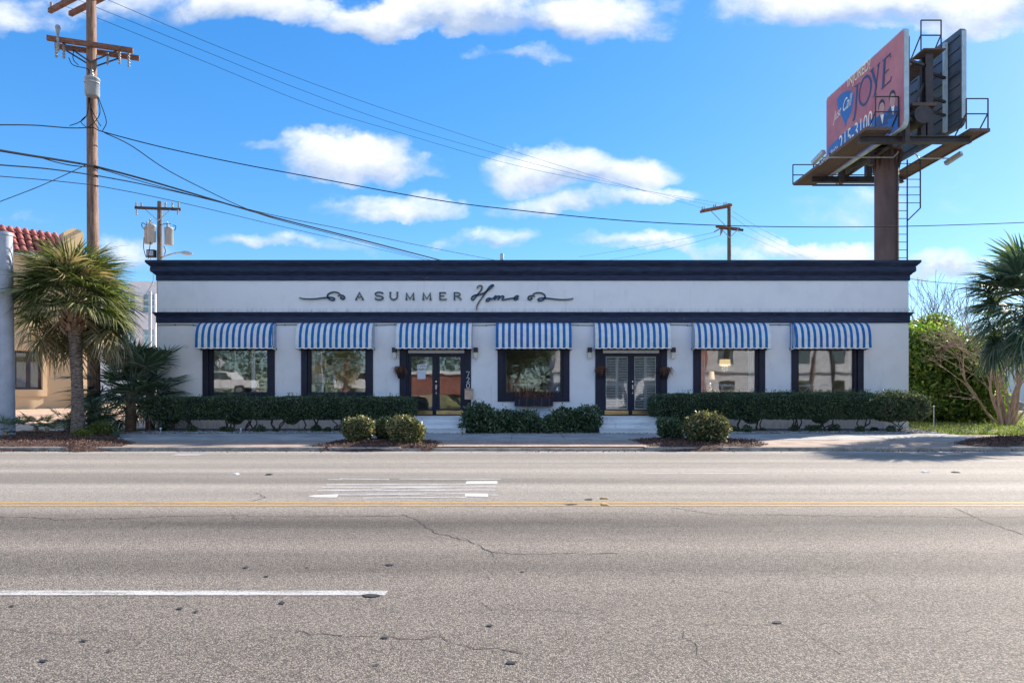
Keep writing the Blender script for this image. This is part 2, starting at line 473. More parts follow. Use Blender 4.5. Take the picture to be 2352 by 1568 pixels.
def navymat():
    m, t, b, out = base_mat('navy_paint')
    g = t.new('ShaderNodeNewGeometry'); p = g.outputs['Position']
    n = t.noise(t.map(p, (0.8, 0.8, 5)), 3, 6, 0.6)
    c = t.mix(t.ramp(n, 0.3, 0.7), c4((0.014, 0.022, 0.052)), c4((0.032, 0.048, 0.10)))
    chip = t.ramp(t.noise(t.map(p, (2.2, 2.2, 14)), 2.4, 5, 0.65), 0.70, 0.73)    # flaked paint
    c = t.mix(chip, c, c4((0.5, 0.52, 0.55)))
    t.l.new(c, b.inputs['Base Color']); b.inputs['Roughness'].default_value = 0.5; b.inputs['Specular IOR Level'].default_value = 0.3
    return m


NAVY = navymat()
NAVY2 = M('navy_trim', (0.012, 0.014, 0.034), 0.45, 0.25, 3, spec=.35)
BLACKP = M('black_metal', (0.014, 0.014, 0.018), 0.45, 0.2)
WHITEW = stucco('white_stucco', (0.87, 0.865, 0.87), (0.50, 0.49, 0.50), 0.36, [(4.24, 0.22), (0.18, 0.5)])
BEIGE = stucco('beige_stucco', (0.60, 0.44, 0.26), (0.45, 0.32, 0.19), 0.3)
STEP = stucco('step_paint', (0.74, 0.76, 0.77), (0.22, 0.24, 0.25), 0.75)
BLUE = M('awning_blue', (0.004, 0.135, 0.40), 0.75, 0.22, 5, 0.15, 60)
CREAM = M('awning_white', (0.76, 0.77, 0.74), 0.8, 0.08, 5, 0.15, 60)
AWTRIM = M('awning_trim', (0.85, 0.85, 0.84), 0.7, 0.05)
GLASS = glassmat('shop_glass', 0.07, (0.99, 0.995, 0.99), 0.30)
BEGLASS = glassmat('office_glass', 0.16, (0.35, 0.4, 0.4), 0.1)
BRASS = M('brass', (0.62, 0.42, 0.18), 0.32, 0.3, 3, metal=1.0, stretch=(1, 1, 4))
CHROME = M('chrome', (0.75, 0.74, 0.72), 0.2, 0.05, metal=1.0)
COPPER = M('copper_box', (0.55, 0.40, 0.30), 0.45, 0.15, metal=0.35)
ASPH = asphalt()
CONC = M('concrete', (0.37, 0.36, 0.34), 0.85, 0.22, 1.2, 0.3, 60, fine=0.18)
KERBM = M('kerb_concrete', (0.40, 0.35, 0.29), 0.85, 0.3, 2.5, 0.4, 40, fine=0.3, fscale=40)
PAVER = brickmat('verge_pavers', (0.40, 0.29, 0.22), (0.50, 0.38, 0.30), (0.12, 0.10, 0.085), 1.0, math.radians(45))
MULCH = M('mulch', (0.085, 0.040, 0.026), 0.9, 0.5, 9, 0.9, 60, col2=(0.17, 0.085, 0.055), fine=0.6, fscale=45)
CHIP = leafmat('mulch_chips', [(0.05, 0.024, 0.017), (0.12, 0.055, 0.036), (0.20, 0.10, 0.065), (0.28, 0.17, 0.12)], 0.8, 0)
GRAVB = M('gravel_base', (0.20, 0.19, 0.19), 0.9, 0.4, 20, 0.8, 70, fine=0.5, fscale=50)
PEBBLE = leafmat('pebbles', [(0.12, 0.115, 0.115), (0.28, 0.27, 0.26), (0.45, 0.44, 0.43), (0.70, 0.69, 0.67)], 0.7, 0)
SANDY = M('sandy_lot', (0.52, 0.36, 0.25), 0.9, 0.25, 0.8, 0.4, 30, fine=0.25, fscale=25)
LAWN = M('lawn_soil', (0.14, 0.15, 0.055), 0.9, 0.45, 1.4, 0.8, 40, col2=(0.26, 0.22, 0.11), fine=0.4, fscale=40)
GRASSM = leafmat('grass_blades', [(0.07, 0.12, 0.02), (0.16, 0.22, 0.04), (0.26, 0.30, 0.08), (0.36, 0.32, 0.14)], 0.6, 0.4)
WOOD = woodpole('pole_wood', (0.10, 0.055, 0.038), (0.33, 0.20, 0.14))
WOODG = woodpole('grey_pole_wood', (0.07, 0.062, 0.055), (0.20, 0.17, 0.14))
ARMW = M('crossarm_wood', (0.20, 0.085, 0.050), 0.75, 0.45, 6, 0.4, 40, stretch=(1, 1, 6))
ARMD = M('weathered_crossarm', (0.055, 0.042, 0.036), 0.8, 0.3, 6)
STEELG = M('galvanised_steel', (0.42, 0.45, 0.48), 0.45, 0.12, 4, metal=0.6)
TANK = M('transformer_grey', (0.33, 0.35, 0.37), 0.45, 0.08, 3)
PORC = M('insulator_porcelain', (0.30, 0.29, 0.28), 0.25, 0.2, 10)
CABLE = M('cable_black', (0.006, 0.006, 0.007), 0.8, 0.1, spec=.15)
POLEW = M('pale_pole_paint', (0.36, 0.39, 0.45), 0.5, 0.12, 3)
BBBROWN = M('billboard_brown', (0.105, 0.062, 0.062), 0.6, 0.25, 1.2, stretch=(1, 1, 0.4))
BBDARK = M('billboard_steel', (0.045, 0.036, 0.042), 0.55, 0.3, 2)
BBBACK = M('billboard_back', (0.075, 0.095, 0.13), 0.5, 0.15, 1)
BBRIM = M('billboard_rim', (0.42, 0.52, 0.60), 0.4, 0.12, 2)
GRATE = M('catwalk_grating', (0.13, 0.085, 0.075), 0.8, 0.6, 30, 0.6, 40)
PRINTP = M('print_pink', (0.43, 0.13, 0.19), 0.5, 0.12, 0.35, col2=(0.53, 0.21, 0.22))
PRINTB = M('print_blue', (0.025, 0.15, 0.46), 0.5, 0.06)
PRINTN = M('print_navy', (0.03, 0.07, 0.20), 0.5, 0.05)
PRINTW = M('print_white', (0.85, 0.84, 0.82), 0.5, 0.03)
PRINTY = M('print_cream', (0.88, 0.84, 0.62), 0.5, 0.03)
PRINTR = M('print_rose', (0.50, 0.13, 0.16), 0.5, 0.1)
PRINTS = M('print_skin', (0.52, 0.30, 0.26), 0.5, 0.1)
TILE = M('clay_tile', (0.30, 0.075, 0.070), 0.65, 0.3, 3, 0.2, 40, col2=(0.44, 0.14, 0.125))
SIGNB = M('sign_blue', (0.012, 0.055, 0.125), 0.4, 0.1)
SIGNC = M('sign_cream', (0.70, 0.66, 0.54), 0.6, 0.05)
PAINTW = paint('road_white', (0.50, 0.49, 0.46), 0.53)
PAINTW2 = paint('road_white_worn', (0.58, 0.57, 0.55), 0.535)
PAINTWS = paint('road_white_solid', (0.60, 0.60, 0.58), 0.44)
PAINTY = paint('road_yellow', (0.50, 0.29, 0.06), 0.50)
TAR = M('tar', (0.028, 0.027, 0.028), 0.7, 0.3, 30)
CRACK = M('crack_dark', (0.045, 0.040, 0.036), 0.9, 0.4, 12)
HEDGE = leafmat('hedge_leaves', [(0.024, 0.050, 0.028), (0.060, 0.105, 0.054), (0.115, 0.165, 0.080), (0.24, 0.29, 0.15)], 0.42, 0.12, spec=.3)
HEDGED = M('hedge_shade', (0.010, 0.018, 0.010), 0.9, 0.4, 20)  # near-black: shade inside the foliage put into the colour
GOLD = leafmat('sun_cream_leaves', [(0.045, 0.075, 0.028), (0.13, 0.15, 0.05), (0.34, 0.31, 0.14), (0.56, 0.48, 0.28)], 0.4, 0.25, (1.2, 1.1, 0.6))  # cream of the sunlit tops put into the leaf colour
BUSH = leafmat('bush_leaves', [(0.030, 0.075, 0.020), (0.08, 0.16, 0.035), (0.18, 0.29, 0.06), (0.38, 0.46, 0.11)], 0.4, 0.45, spec=.4)
BUSHY = leafmat('yellow_green_leaves', [(0.06, 0.085, 0.02), (0.14, 0.17, 0.04), (0.25, 0.26, 0.07), (0.30, 0.25, 0.10)], 0.5, 0.45, spec=.2)
OAKL = leafmat('oak_leaves', [(0.03, 0.05, 0.02), (0.06, 0.09, 0.03), (0.11, 0.14, 0.05)], 0.5, 0.25)
BARK = M('shrub_bark', (0.10, 0.075, 0.058), 0.85, 0.35, 12, 0.6, 40)
MYRT = M('smooth_tan_bark', (0.38, 0.26, 0.19), 0.7, 0.3, 4, 0.2, 30, stretch=(3, 3, 0.6))
TWIG = M('tan_twigs', (0.34, 0.25, 0.18), 0.8, 0.3, 3)
TWIGD = M('dark_twigs', (0.10, 0.075, 0.065), 0.8, 0.3, 3)
PTRUNK = M('palm_trunk_bark', (0.17, 0.115, 0.085), 0.9, 0.5, 9, 1.0, 22, stretch=(1, 1, 3.0), col2=(0.42, 0.32, 0.25), fine=0.45, fscale=14)
BOOT = M('palm_boot', (0.30, 0.19, 0.12), 0.8, 0.35, 9, 0.4, 40)
FRG = leafmat('frond_green', [(0.030, 0.056, 0.022), (0.085, 0.12, 0.04), (0.22, 0.23, 0.09), (0.50, 0.46, 0.27)], 0.42, 0.35, spec=0.4)  # palest tones are sun highlights put into the leaf colour
FRY = leafmat('frond_straw', [(0.15, 0.15, 0.055), (0.30, 0.26, 0.12), (0.50, 0.40, 0.24), (0.62, 0.52, 0.36)], 0.4, 0.30, (1.2, 1.1, 0.7))
FRD = leafmat('frond_blue_green', [(0.045, 0.080, 0.052), (0.11, 0.165, 0.11), (0.30, 0.35, 0.26)], 0.6, 0.18, spec=0.15)
DRYF = leafmat('dry_fern', [(0.10, 0.045, 0.03), (0.18, 0.085, 0.055), (0.28, 0.15, 0.10)], 0.8, 0.2, (1.1, 1, 0.8))
INWALL = M('interior_wall', (0.5, 0.48, 0.45), 0.8, 0.1)
INFLOOR = M('interior_floor', (0.16, 0.11, 0.07), 0.4, 0.2)
CURT = M('curtain_cloth', (0.75, 0.74, 0.70), 0.9, 0.06, 6)
WHITEP = M('white_paint', (0.86, 0.86, 0.85), 0.5, 0.04)
TEAL = M('teal_glaze', (0.04, 0.30, 0.42), 0.2, 0.3, 9)
SHADE = M('lamp_shade_cloth', (0.72, 0.70, 0.66), 0.9, 0.05)
PAPER = M('paper', (0.72, 0.73, 0.78), 0.8, 0.03)
REDT = M('red_ribbon', (0.55, 0.05, 0.08), 0.7, 0.1)
ROCKM = M('grey_rock', (0.27, 0.24, 0.23), 0.9, 0.3, 3, 0.8, 15)
# ------------------------------------------------------------------ ground, road, pavement
YF = 23.8                       # facade plane


def FX(x): return (x - CX) / F * YF


def FZ(y): return CAMH - (y - CY) / F * YF


def gz(x, y):
    """height of the natural ground"""
    if y < 0.66: return 0.1 if y > -3 else 0.14 + (max(0.0, min(1.0, (-3 - y) / 3.5)) * 1.25 if x < -5 else 0.0)
    if y < 16.75: return -0.06
    z = 0.1 + max(0.0, min(1.0, (y - 16.9) / 4.75)) * 0.046
    if y > 21.65: z += min(1.0, (y - 21.65) / 2.2) * 0.055
    if x < -13 and y > 24: z += min(1.0, (y - 24) / 15) * 0.43 * min(1.0, (-13 - x) / 3)
    if x > 13.6 and y > 23.8: z += min(1.0, (y - 23.8) / 20) * 0.25
    return z


def sheet(name, xs, ys, zf, mat, kind='structure', parent=None):
    vs = [(x, y, zf(x, y)) for y in ys for x in xs]; n = len(xs); fs = []
    for j in range(len(ys) - 1):
        for i in range(n - 1):
            fs.append((j * n + i, j * n + i + 1, (j + 1) * n + i + 1, (j + 1) * n + i))
    mb = MB(); mb.add(vs, fs, 0, False)
    return mb.build(name, mat, parent, kind)


def ground_mat():
    m, t, b, out = base_mat('ground_soil')
    g = t.new('ShaderNodeNewGeometry'); p = g.outputs['Position']
    sx = t.new('ShaderNodeSeparateXYZ'); t.l.new(p, sx.inputs[0])
    n = t.noise(p, 1.2, 7, 0.65); f = t.noise(p, 24, 4, 0.7)
    grass = t.mix(t.ramp(t.math('ADD', t.math('MULTIPLY', n, 0.6), t.math('MULTIPLY', f, 0.4)), 0.38, 0.62), c4((0.10, 0.12, 0.035)), c4((0.30, 0.27, 0.13)))
    sand = t.mix(t.ramp(t.math('ADD', t.math('MULTIPLY', n, 0.5), t.math('MULTIPLY', f, 0.5)), 0.35, 0.65), c4((0.40, 0.25, 0.16)), c4((0.62, 0.44, 0.31)))
    c = t.mix(t.ramp(sx.outputs[0], -9, -6), sand, grass)
    t.l.new(c, b.inputs['Base Color']); b.inputs['Roughness'].default_value = 0.95
    bn = t.new('ShaderNodeBump'); bn.inputs['Strength'].default_value = 0.6; bn.inputs['Distance'].default_value = 0.03
    t.l.new(f, bn.inputs['Height']); t.l.new(bn.outputs[0], b.inputs['Normal'])
    return m


gx = [-600, -200, -80, -45, -30, -24, -20, -17, -15, -13.5, -13, -12, -6, -4.9, 0, 6, 12, 13.6, 14.5, 16, 18, 21, 25, 32, 45, 80, 200, 600]
gy = [-500, -150, -60, -20, -12, -6.5, -5, -3.01, -3.0, 0.6, 0.66, 0.72, 16.7, 16.78, 16.9, 18, 19, 20, 21.65, 22.5, 23.9, 24, 26, 28, 30, 33, 36, 39, 44, 60, 100, 200, 800]
sheet('ground', gx, gy, lambda x, y: gz(x, y) - 0.035, ground_mat())

road = sheet('road', [-400, -150, -60, -30, -15, 0, 15, 30, 60, 150, 400], [0.66, 4, 8.7, 12, 16.75], lambda x, y: 0.0, ASPH)


def on_road(x, y, z=0.004):
    Y = (CAMH - z) * F / (y - CY); return Vector(((x - CX) / F * Y, Y, z))


def strip(name, pts, mat, parent=road):
    mb = MB(); mb.add(pts, [tuple(range(len(pts)))]); return mb.build(name, mat, parent)


for y0, y1 in ((8.74, 8.845), (8.53, 8.635)):
    strip('yellow_line', [(-150, y0, .004), (150, y0, .004), (150, y1, .004), (-150, y1, .004)], PAINTY)
a = on_road(-60, 1355); b = on_road(884, 1366)
strip('lane_line', [(-9.5, b.y, .004), (b.x, b.y, .004), (b.x, a.y, .004), (-9.5, a.y, .004)], PAINTW)
for k in (1, 2): strip('lane_line', [(b.x + 9.15 * k, b.y, .004), (b.x + 9.15 * k + 3.05, b.y, .004), (b.x + 9.15 * k + 3.05, a.y, .004), (b.x + 9.15 * k, a.y, .004)], PAINTW) if k > 1 else None
for x0, x1 in ((1478, 1745), (-400, -120), (2500, 2800)):
    a = on_road(x0, 1087); b = on_road(x1, 1087); strip('lane_line', [(a.x, a.y, .004), (b.x, a.y, .004), (b.x, a.y + .09, .004), (a.x, a.y + .09, .004)], PAINTW2)
a = on_road(392, 1045); strip('parking_mark', [(a.x, a.y, .004), (a.x + .62, a.y, .004), (a.x + .62, a.y + .35, .004), (a.x, a.y + .35, .004)], PAINTW)


def rmark(zx, zy):   # coordinates of the enlarged view of the painted arrow
    return on_road((860 + zx / 3.675) / 1.2755, (1360 + zy / 3.675) / 1.2755)


for (x0, y0, x1, y1, h) in ((500, 152, 1030, 158, 9), (1140, 154, 2230, 156, 6), (355, 215, 1850, 209, 8), (305, 246, 2180, 237, 10), (255, 278, 2165, 272, 9),
                            (850, 262, 1700, 246, 8), (480, 320, 1850, 312, 9), (750, 358, 1860, 350, 8), (2090, 324, 2205, 328, 10), (370, 158, 520, 160, 5), (480, 332, 1500, 330, 4)):
    strip('arrow_marking', [rmark(x0, y0 + h * .55), rmark(x1, y1 + h * .55), rmark(x1, y1 - h * .55), rmark(x0, y0 - h * .55)], PAINTW2)
for poly in ([(1850, 209), (2195, 206), (2195, 178), (1865, 180)], [(1842, 340), (2095, 345), (2097, 312), (1850, 310)], [(150, 340), (220, 330), (300, 328), (410, 322), (490, 317), (460, 352), (240, 350)]):
    strip('arrow_marking', [rmark(*q) for q in poly], PAINTWS)


def crack(pts, w=0.012):
    p = [on_road(x, y, 0.003) for x, y in pts]; q = []
    rr = random.Random(len(pts) + int(pts[0][0]))
    for i in range(len(p) - 1):
        n = max(2, int((p[i + 1] - p[i]).length / 0.07))
        for k in range(n):
            t = k / n; q.append(p[i].lerp(p[i + 1], t) + Vector((rr.gauss(0, .012), rr.gauss(0, .022), 0)))
    q.append(p[-1]); vs = []; fs = []
    for i, a in enumerate(q):
        d = (q[min(i + 1, len(q) - 1)] - q[max(0, i - 1)]); d.z = 0; d.normalize(); nn = Vector((-d.y, d.x, 0))
        ww = w * rr.uniform(0.25, 1.2)
        ww *= (1.05 if pts[0][1] < 1230 else 0.6); vs += [a + nn * ww / 2, a - nn * ww / 2]
    for i in range(len(q) - 1): fs.append((2 * i, 2 * i + 1, 2 * i + 3, 2 * i + 2))
    mb = MB(); mb.add(vs, fs); mb.build('crack', CRACK, road)


for c_, w_ in (([(0, 1185), (70, 1187), (130, 1193), (330, 1188), (380, 1185)], .02), ([(385, 1185), (470, 1184), (530, 1183), (700, 1186), (930, 1183)], .018), ([(530, 1183), (545, 1190)], .012),
               ([(330, 1215), (345, 1203), (385, 1192)], .012), ([(925, 1180), (960, 1195), (1000, 1224), (1075, 1240), (1130, 1268), (1200, 1271), (1420, 1270)], .014),
               ([(1250, 1178), (1260, 1185), (1310, 1192)], .012), ([(1250, 1179), (1500, 1178)], .010), ([(1545, 1166), (1640, 1180), (2000, 1185), (2352, 1188)], .014),
               ([(2190, 1165), (2260, 1196), (2352, 1227)], .016), ([(1690, 1244), (1760, 1258), (1830, 1266), (2000, 1270), (2352, 1268)], .010), ([(1860, 1275), (1930, 1312)], .008),
               ([(1085, 1378), (1130, 1398), (1400, 1405)], .008), ([(0, 1447), (150, 1455), (250, 1444)], .009), ([(590, 1440), (800, 1462), (1010, 1462), (1060, 1483), (1200, 1500)], .011),
               ([(1580, 1450), (1600, 1490), (1640, 1532)], .008), ([(1350, 1442), (1500, 1438), (1700, 1430), (1790, 1434), (2352, 1446)], .008), ([(1985, 1365), (2050, 1395)], .007),
               ([(580, 1150), (610, 1142), (590, 1132)], .02), ([(1130, 1268), (1136, 1295), (1125, 1330)], .007), ([(1820, 1437), (1930, 1500)], .008)):
    crack(c_, w_)
for (x, y, rx, ry) in ((852, 1366, 22, 4), (648, 1383, 7, 3.5), (895, 1296, 11, 2.2), (413, 1396, 7, 2.4), (450, 1404, 5, 2), (193, 1470, 9, 2), (100, 1516, 11, 3), (1175, 1520, 14, 3.2), (885, 1463, 9, 2.2),
                       (1785, 1427, 12, 3), (1125, 1435, 8, 2.5), (565, 1302, 6, 1.5), (612, 1322, 6, 1.4), (1310, 1158, 16, 1.6), (1352, 1146, 10, 1.8), (250, 1493, 6, 1.4), (865, 1525, 7, 1.6), (1200, 1312, 6, 1.2), (30, 1390, 8, 1.6), (705, 1302, 4, 1)):
    rr = random.Random(x); vs = []
    for k in range(14):
        a = 2 * math.pi * k / 14; j = rr.uniform(0.75, 1.15)
        vs.append(on_road(x + rx * j * math.cos(a), y - ry * j * math.sin(a), 0.006 + 0.0001 * rr.random()))
    mb = MB(); mb.add(vs, [tuple(range(13, -1, -1))]); o = mb.build('tar_spot', TAR, road)
for i, (x, y, mt, lab) in enumerate(((1388, 1145, PAINTY, 'yellow raised road marker just beyond the double yellow line'), (1389, 1160, PAINTY, 'yellow raised road marker just on the near side of the double yellow line'),
                                   (540, 1089, PAINTWS, 'pale raised road marker on the far lane, left of the painted arrow'), (618, 1090, TAR, 'dark raised road marker on the far lane, near the painted arrow tip'),
                                   (2125, 1085, PAINTWS, 'pale raised road marker on the far lane at the right'), (2195, 1085, TAR, 'dark raised road marker on the far lane at far right'))):
    p = on_road(x, y, 0.0); mb = MB(); w = 0.06; mb.add([(p.x - w, p.y - w, 0), (p.x + w, p.y - w, 0), (p.x + w, p.y + w, 0), (p.x - w, p.y + w, 0), (p.x - w * .5, p.y - w * .6, .02), (p.x + w * .5, p.y - w * .6, .02), (p.x + w * .5, p.y + w * .6, .02), (p.x - w * .5, p.y + w * .6, .02)],
                                                         [(0, 1, 5, 4), (1, 2, 6, 5), (2, 3, 7, 6), (3, 0, 4, 7), (4, 5, 6, 7)])
    tag(mb.build('road_marker', mt), lab, 'road marker', 'raised road markers')

sheet('far_pavement', [-400, -60, -5.2, 60, 400], [-3.0, 0.49], lambda x, y: gz(x, y) + .004, CONC)
sheet('bounce_lot', [-4.8, 20, 60, 400], [-40, -12, -3.0], lambda x, y: gz(x, y) + .004, CONC)  # pale paving added out of view to bounce sun onto the shop front
sheet('raised_bounce_lot', [-400, -60, -30, -5.2], [-40, -12, -6.55], lambda x, y: gz(x, y) + .004, CONC)  # the same added bounce paving on the higher ground
# kerbs: one child per cast length
kerb = bpy.data.objects.new('kerb', None); COL.objects.link(kerb); kerb['kind'] = 'structure'
x = -60.0; rr = random.Random(5)
while x < 60:
    L = 3.0; mb = MB(); z1 = 0.10; g = 0.008
    if -3.2 < x + 1.5 < 3.0: z1 = 0.065            # dropped kerb at the middle of the frontage
    y0 = 16.75 + rr.uniform(-.006, .006)
    pr = [(y0, -0.05), (y0, z1 - .025), (y0 + .025, z1), (y0 + .15, z1 + .003), (y0 + .15, -0.05)]
    vs = [(x + g, a, b) for a, b in pr] + [(x + L - g, a, b) for a, b in pr]; n = 5
    fs = [tuple(range(n))] + [tuple(range(2 * n - 1, n - 1, -1))] + [(i, n + i, n + (i + 1) % n, (i + 1) % n) for i in range(n)]
    mb.add(vs, fs); mb.build('kerb_stone', KERBM, kerb); x += L
mb = MB(); mb.box(-300, 300, 0.5, 0.655, -0.05, 0.12); mb.build('kerb_stone', KERBM, kerb)
mb = MB(); mb.box(-300, 300, 16.38, 16.745, -0.05, 0.004); mb.build('gutter', CONC, kerb)

# verge of pavers between kerb and pavement, pavement slabs
verge = sheet('verge', list(np.linspace(-14, 14, 15)) + [60], [16.9, 17.5, 18.2, 19.0], lambda x, y: gz(x, y) + 0.002, PAVER)
sheet('left_pavement', [-60, -30, -20, -14.01], [19.0, 20.2, 21.65], lambda x, y: gz(x, y) + 0.001, CONC)
walk = bpy.data.objects.new('sidewalk', None); COL.objects.link(walk); walk['kind'] = 'structure'
x = -14.0; rr = random.Random(3)
while x < 12.4:
    L = 1.52; dz = rr.uniform(0, .008); mb = MB(); y0, y1 = 19.005, 21.65
    mb.hexa([(x + .006, y0, 0.05), (x + L - .006, y0, 0.05), (x + L - .006, y1, 0.05), (x + .006, y1, 0.05),
             (x + .006, y0, gz(x, y0) + .004 + dz), (x + L - .006, y0, gz(x, y0) + .004 + dz), (x + L - .006, y1, gz(x, y1) + .004 + dz), (x + .006, y1, gz(x, y1) + .004 + dz)])
    mb.build('paving_slab', CONC, walk); x += L
sheet('paver_walk', [12.72, 14, 17, 22, 60], [19.005, 20.2, 21.0], lambda x, y: gz(x, y) + 0.004, PAVER)
sheet('gravel_bed', list(np.linspace(-12.7, 13.46, 12)), [21.66, 22.4, 23.1, 23.8], lambda x, y: gz(x, y) + 0.006, GRAVB)
# ------------------------------------------------------------------ the shop
BX0, BX1, BYB = FX(361.5), FX(2087), 32.0
ZR = 6.02


def cellwall(mb, s0, s1, z0, z1, holes, f, w0, w1, m=0):
    """wall s0..s1 x z0..z1 with rectangular holes, as butted blocks; f(s, w, z) -> point"""
    ss = sorted({s0, s1, *[h[0] for h in holes], *[h[1] for h in holes]}); zs = sorted({z0, z1, *[h[2] for h in holes], *[h[3] for h in holes]})
    for i in range(len(ss) - 1):
        k = 0
        while k < len(zs) - 1:
            sm = (ss[i] + ss[i + 1]) / 2
            def inh(k): zm = (zs[k] + zs[k + 1]) / 2; return any(h[0] < sm < h[1] and h[2] < zm < h[3] for h in holes)
            if inh(k): k += 1; continue
            j = k
            while j + 1 < len(zs) - 1 and not inh(j + 1): j += 1
            a, b, c, d = ss[i], ss[i + 1], zs[k], zs[j + 1]
            mb.hexa([f(a, w0, c), f(b, w0, c), f(b, w1, c), f(a, w1, c), f(a, w0, d), f(b, w0, d), f(b, w1, d), f(a, w1, d)], m)
            k = j + 1


shop = thing('shop_building', 'long single storey white stucco shop with navy cornices and striped awnings', 'shop', (0.35, YF, 0.15))
WIN = [(465.7, 631.5, 488.5, 612), (692, 857, 714, 838), (1142.9, 1308, 1163.6, 1286.8), (1591.9, 1757, 1611.6, 1735.2), (1817.4, 1983, 1836.5, 1960)]
DOOR = [(918, 1082, 937.4, 1066.4), (1367.2, 1532, 1385, 1514.3)]
ZWB, ZWT, ZDB = FZ(922), 3.72, 0.656
holes = [(FX(w[0]), FX(w[1]), ZWB, ZWT) for w in WIN] + [(FX(d[0]), FX(d[1]), ZDB, ZWT) for d in DOOR]
mb = MB()
cellwall(mb, BX0, BX1, 0.0, 5.9, holes, lambda s, w, z: (s, YF + w, z), 0, 0.3)
mb.build('front_wall', WHITEW, shop)
mb = MB(); mb.box(BX0, BX0 + .3, YF + .3, BYB - .3, 0, 5.9); mb.build('side_wall', WHITEW, shop); mb = MB(); mb.box(BX1 - .3, BX1, YF + .3, BYB - .3, 0, 5.9); mb.build('side_wall', WHITEW, shop)
mb = MB(); mb.box(BX0, BX1, BYB - .3, BYB, 0, 5.9); mb.build('rear_wall', WHITEW, shop)
mb = MB(); mb.box(BX0 + .31, BX1 - .31, YF + .31, BYB - .31, 5.1, 5.2); mb.build('roof', M('roof_felt', (0.2, 0.2, 0.2), .9), shop)
mb = MB(); mb.box(BX0 + .31, BX1 - .31, YF + .31, BYB - .31, 0.45, 0.64); mb.build('floor', INFLOOR, shop)
mb = MB(); mb.box(BX0 + .31, BX1 - .31, 29.0, 29.1, 0.64, 5.1)
for px in (1105, 1345, 1560): mb.box(FX(px), FX(px) + .1, YF + .31, 28.99, .64, 5.1)
mb.build('inner_wall', INWALL, shop)


def moulding(name, prof, mat):
    """profile (offset, z) carried round the front and both ends with mitred corners"""
    mb = MB(); rings = []
    for o, z in prof:
        rings.append([(BX0 - o, BYB - .2, z), (BX0 - o, YF - o, z), (BX1 + o, YF - o, z), (BX1 + o, BYB - .2, z)])
    for i in range(len(rings) - 1):
        for k in range(3): mb.quad(rings[i][k], rings[i + 1][k], rings[i + 1][k + 1], rings[i][k + 1])
    return mb.build(name, mat, shop)


moulding('cornice', [(0.0, 6.03), (.285, 6.02), (.285, 5.945), (.262, 5.93), (.262, 5.915), (.235, 5.885), (.205, 5.865), (.195, 5.835), (.165, 5.825), (.165, 5.79), (.172, 5.785), (.172, 5.66), (.150, 5.645), (.150, 5.635), (.11, 5.61), (.07, 5.565),
                     (.062, 5.55), (.035, 5.54), (.035, 5.355), (0.0, 5.35)], NAVY)
moulding('string_course', [(0.0, 4.262), (.125, 4.24), (.125, 4.215), (.098, 4.20), (.085, 4.165), (.06, 4.135), (.055, 4.115), (.035, 4.105), (.035, 3.885), (0.0, 3.878)], NAVY)
mb = MB(); mb.box(BX0 - .05, BX1 + .05, YF - .05, YF + .3, 5.901, 6.02); mb.box(BX0 - .05, BX0 + .3, YF + .3, BYB, 5.901, 6.02); mb.box(BX1 - .3, BX1 + .05, YF + .3, BYB, 5.901, 6.02); mb.build('parapet_cap', NAVY, shop)
mb = MB(); mb.tube([(-.78, 26, 5.1), (-.78, 26, 6.75)], .055, 10); mb.lathe((-.78, 26, 6.52), [(.075, 0), (.075, .22)], 10); mb.build('vent_pipe', STEELG, shop)

# lettering helper shared by the sign and the window decals (drawn on the enlarged view of the sign)
SIGN_STROKES = {
    'A': ([[(514, 218), (543, 160), (573, 218)], [(523, 199), (563, 199)], [(508, 218), (524, 218)], [(562, 218), (580, 218)]], 7, 0),
    'S': ([[(734, 172), (730, 163), (703, 158), (681, 163), (674, 175), (684, 186), (705, 189), (728, 195), (737, 206), (727, 215), (704, 219), (680, 216), (671, 206)]], 7, 1),
    'U': ([[(795, 160), (795, 198), (806, 214), (824, 219), (843, 214), (853, 198), (853, 160)], [(788, 160), (804, 160)], [(845, 160), (861, 160)]], 7, 0),
    'M': ([[(927, 218), (927, 162), (957, 214), (987, 162), (987, 218)], [(919, 218), (936, 218)], [(978, 218), (996, 218)]], 7, 0),
    'M2': ([[(1065, 218), (1065, 162), (1095, 214), (1125, 162), (1125, 218)], [(1057, 218), (1074, 218)], [(1116, 218), (1134, 218)]], 7, 0),
    'E': ([[(1203, 160), (1203, 219)], [(1197, 162), (1249, 162), (1249, 170)], [(1203, 189), (1237, 189)], [(1197, 218), (1253, 218), (1253, 209)]], 7, 0),
    'R': ([[(1321, 160), (1321, 219)], [(1314, 162), (1350, 162), (1367, 169), (1366, 183), (1350, 190), (1321, 190)], [(1345, 190), (1378, 219)], [(1314, 218), (1330, 218)]], 7, 0),
    'H': ([[(1507, 128), (1513, 112), (1532, 104), (1546, 112), (1541, 138), (1518, 168), (1488, 206), (1472, 222), (1462, 214), (1468, 196), (1492, 182), (1530, 177), (1572, 160), (1604, 135), (1632, 112), (1640, 102), (1628, 100), (1606, 116), (1578, 158), (1546, 204), (1520, 242), (1506, 272), (1503, 302)]], 9, 1),
    'o': ([[(1612, 206), (1594, 210), (1582, 224), (1590, 232), (1606, 224), (1613, 208), (1622, 214), (1642, 206)]], 8, 1),
    'm': ([[(1642, 206), (1656, 190), (1662, 193), (1646, 222)], [(1646, 222), (1672, 195), (1686, 190), (1690, 197), (1674, 222)], [(1674, 222), (1702, 194), (1718, 190), (1724, 198), (1712, 216), (1724, 221), (1755, 214), (1808, 206)]], 8, 1),
    'e': ([[(1800, 208), (1830, 204), (1844, 192), (1834, 187), (1818, 196), (1810, 212), (1820, 221), (1846, 210)]], 8, 1),
}
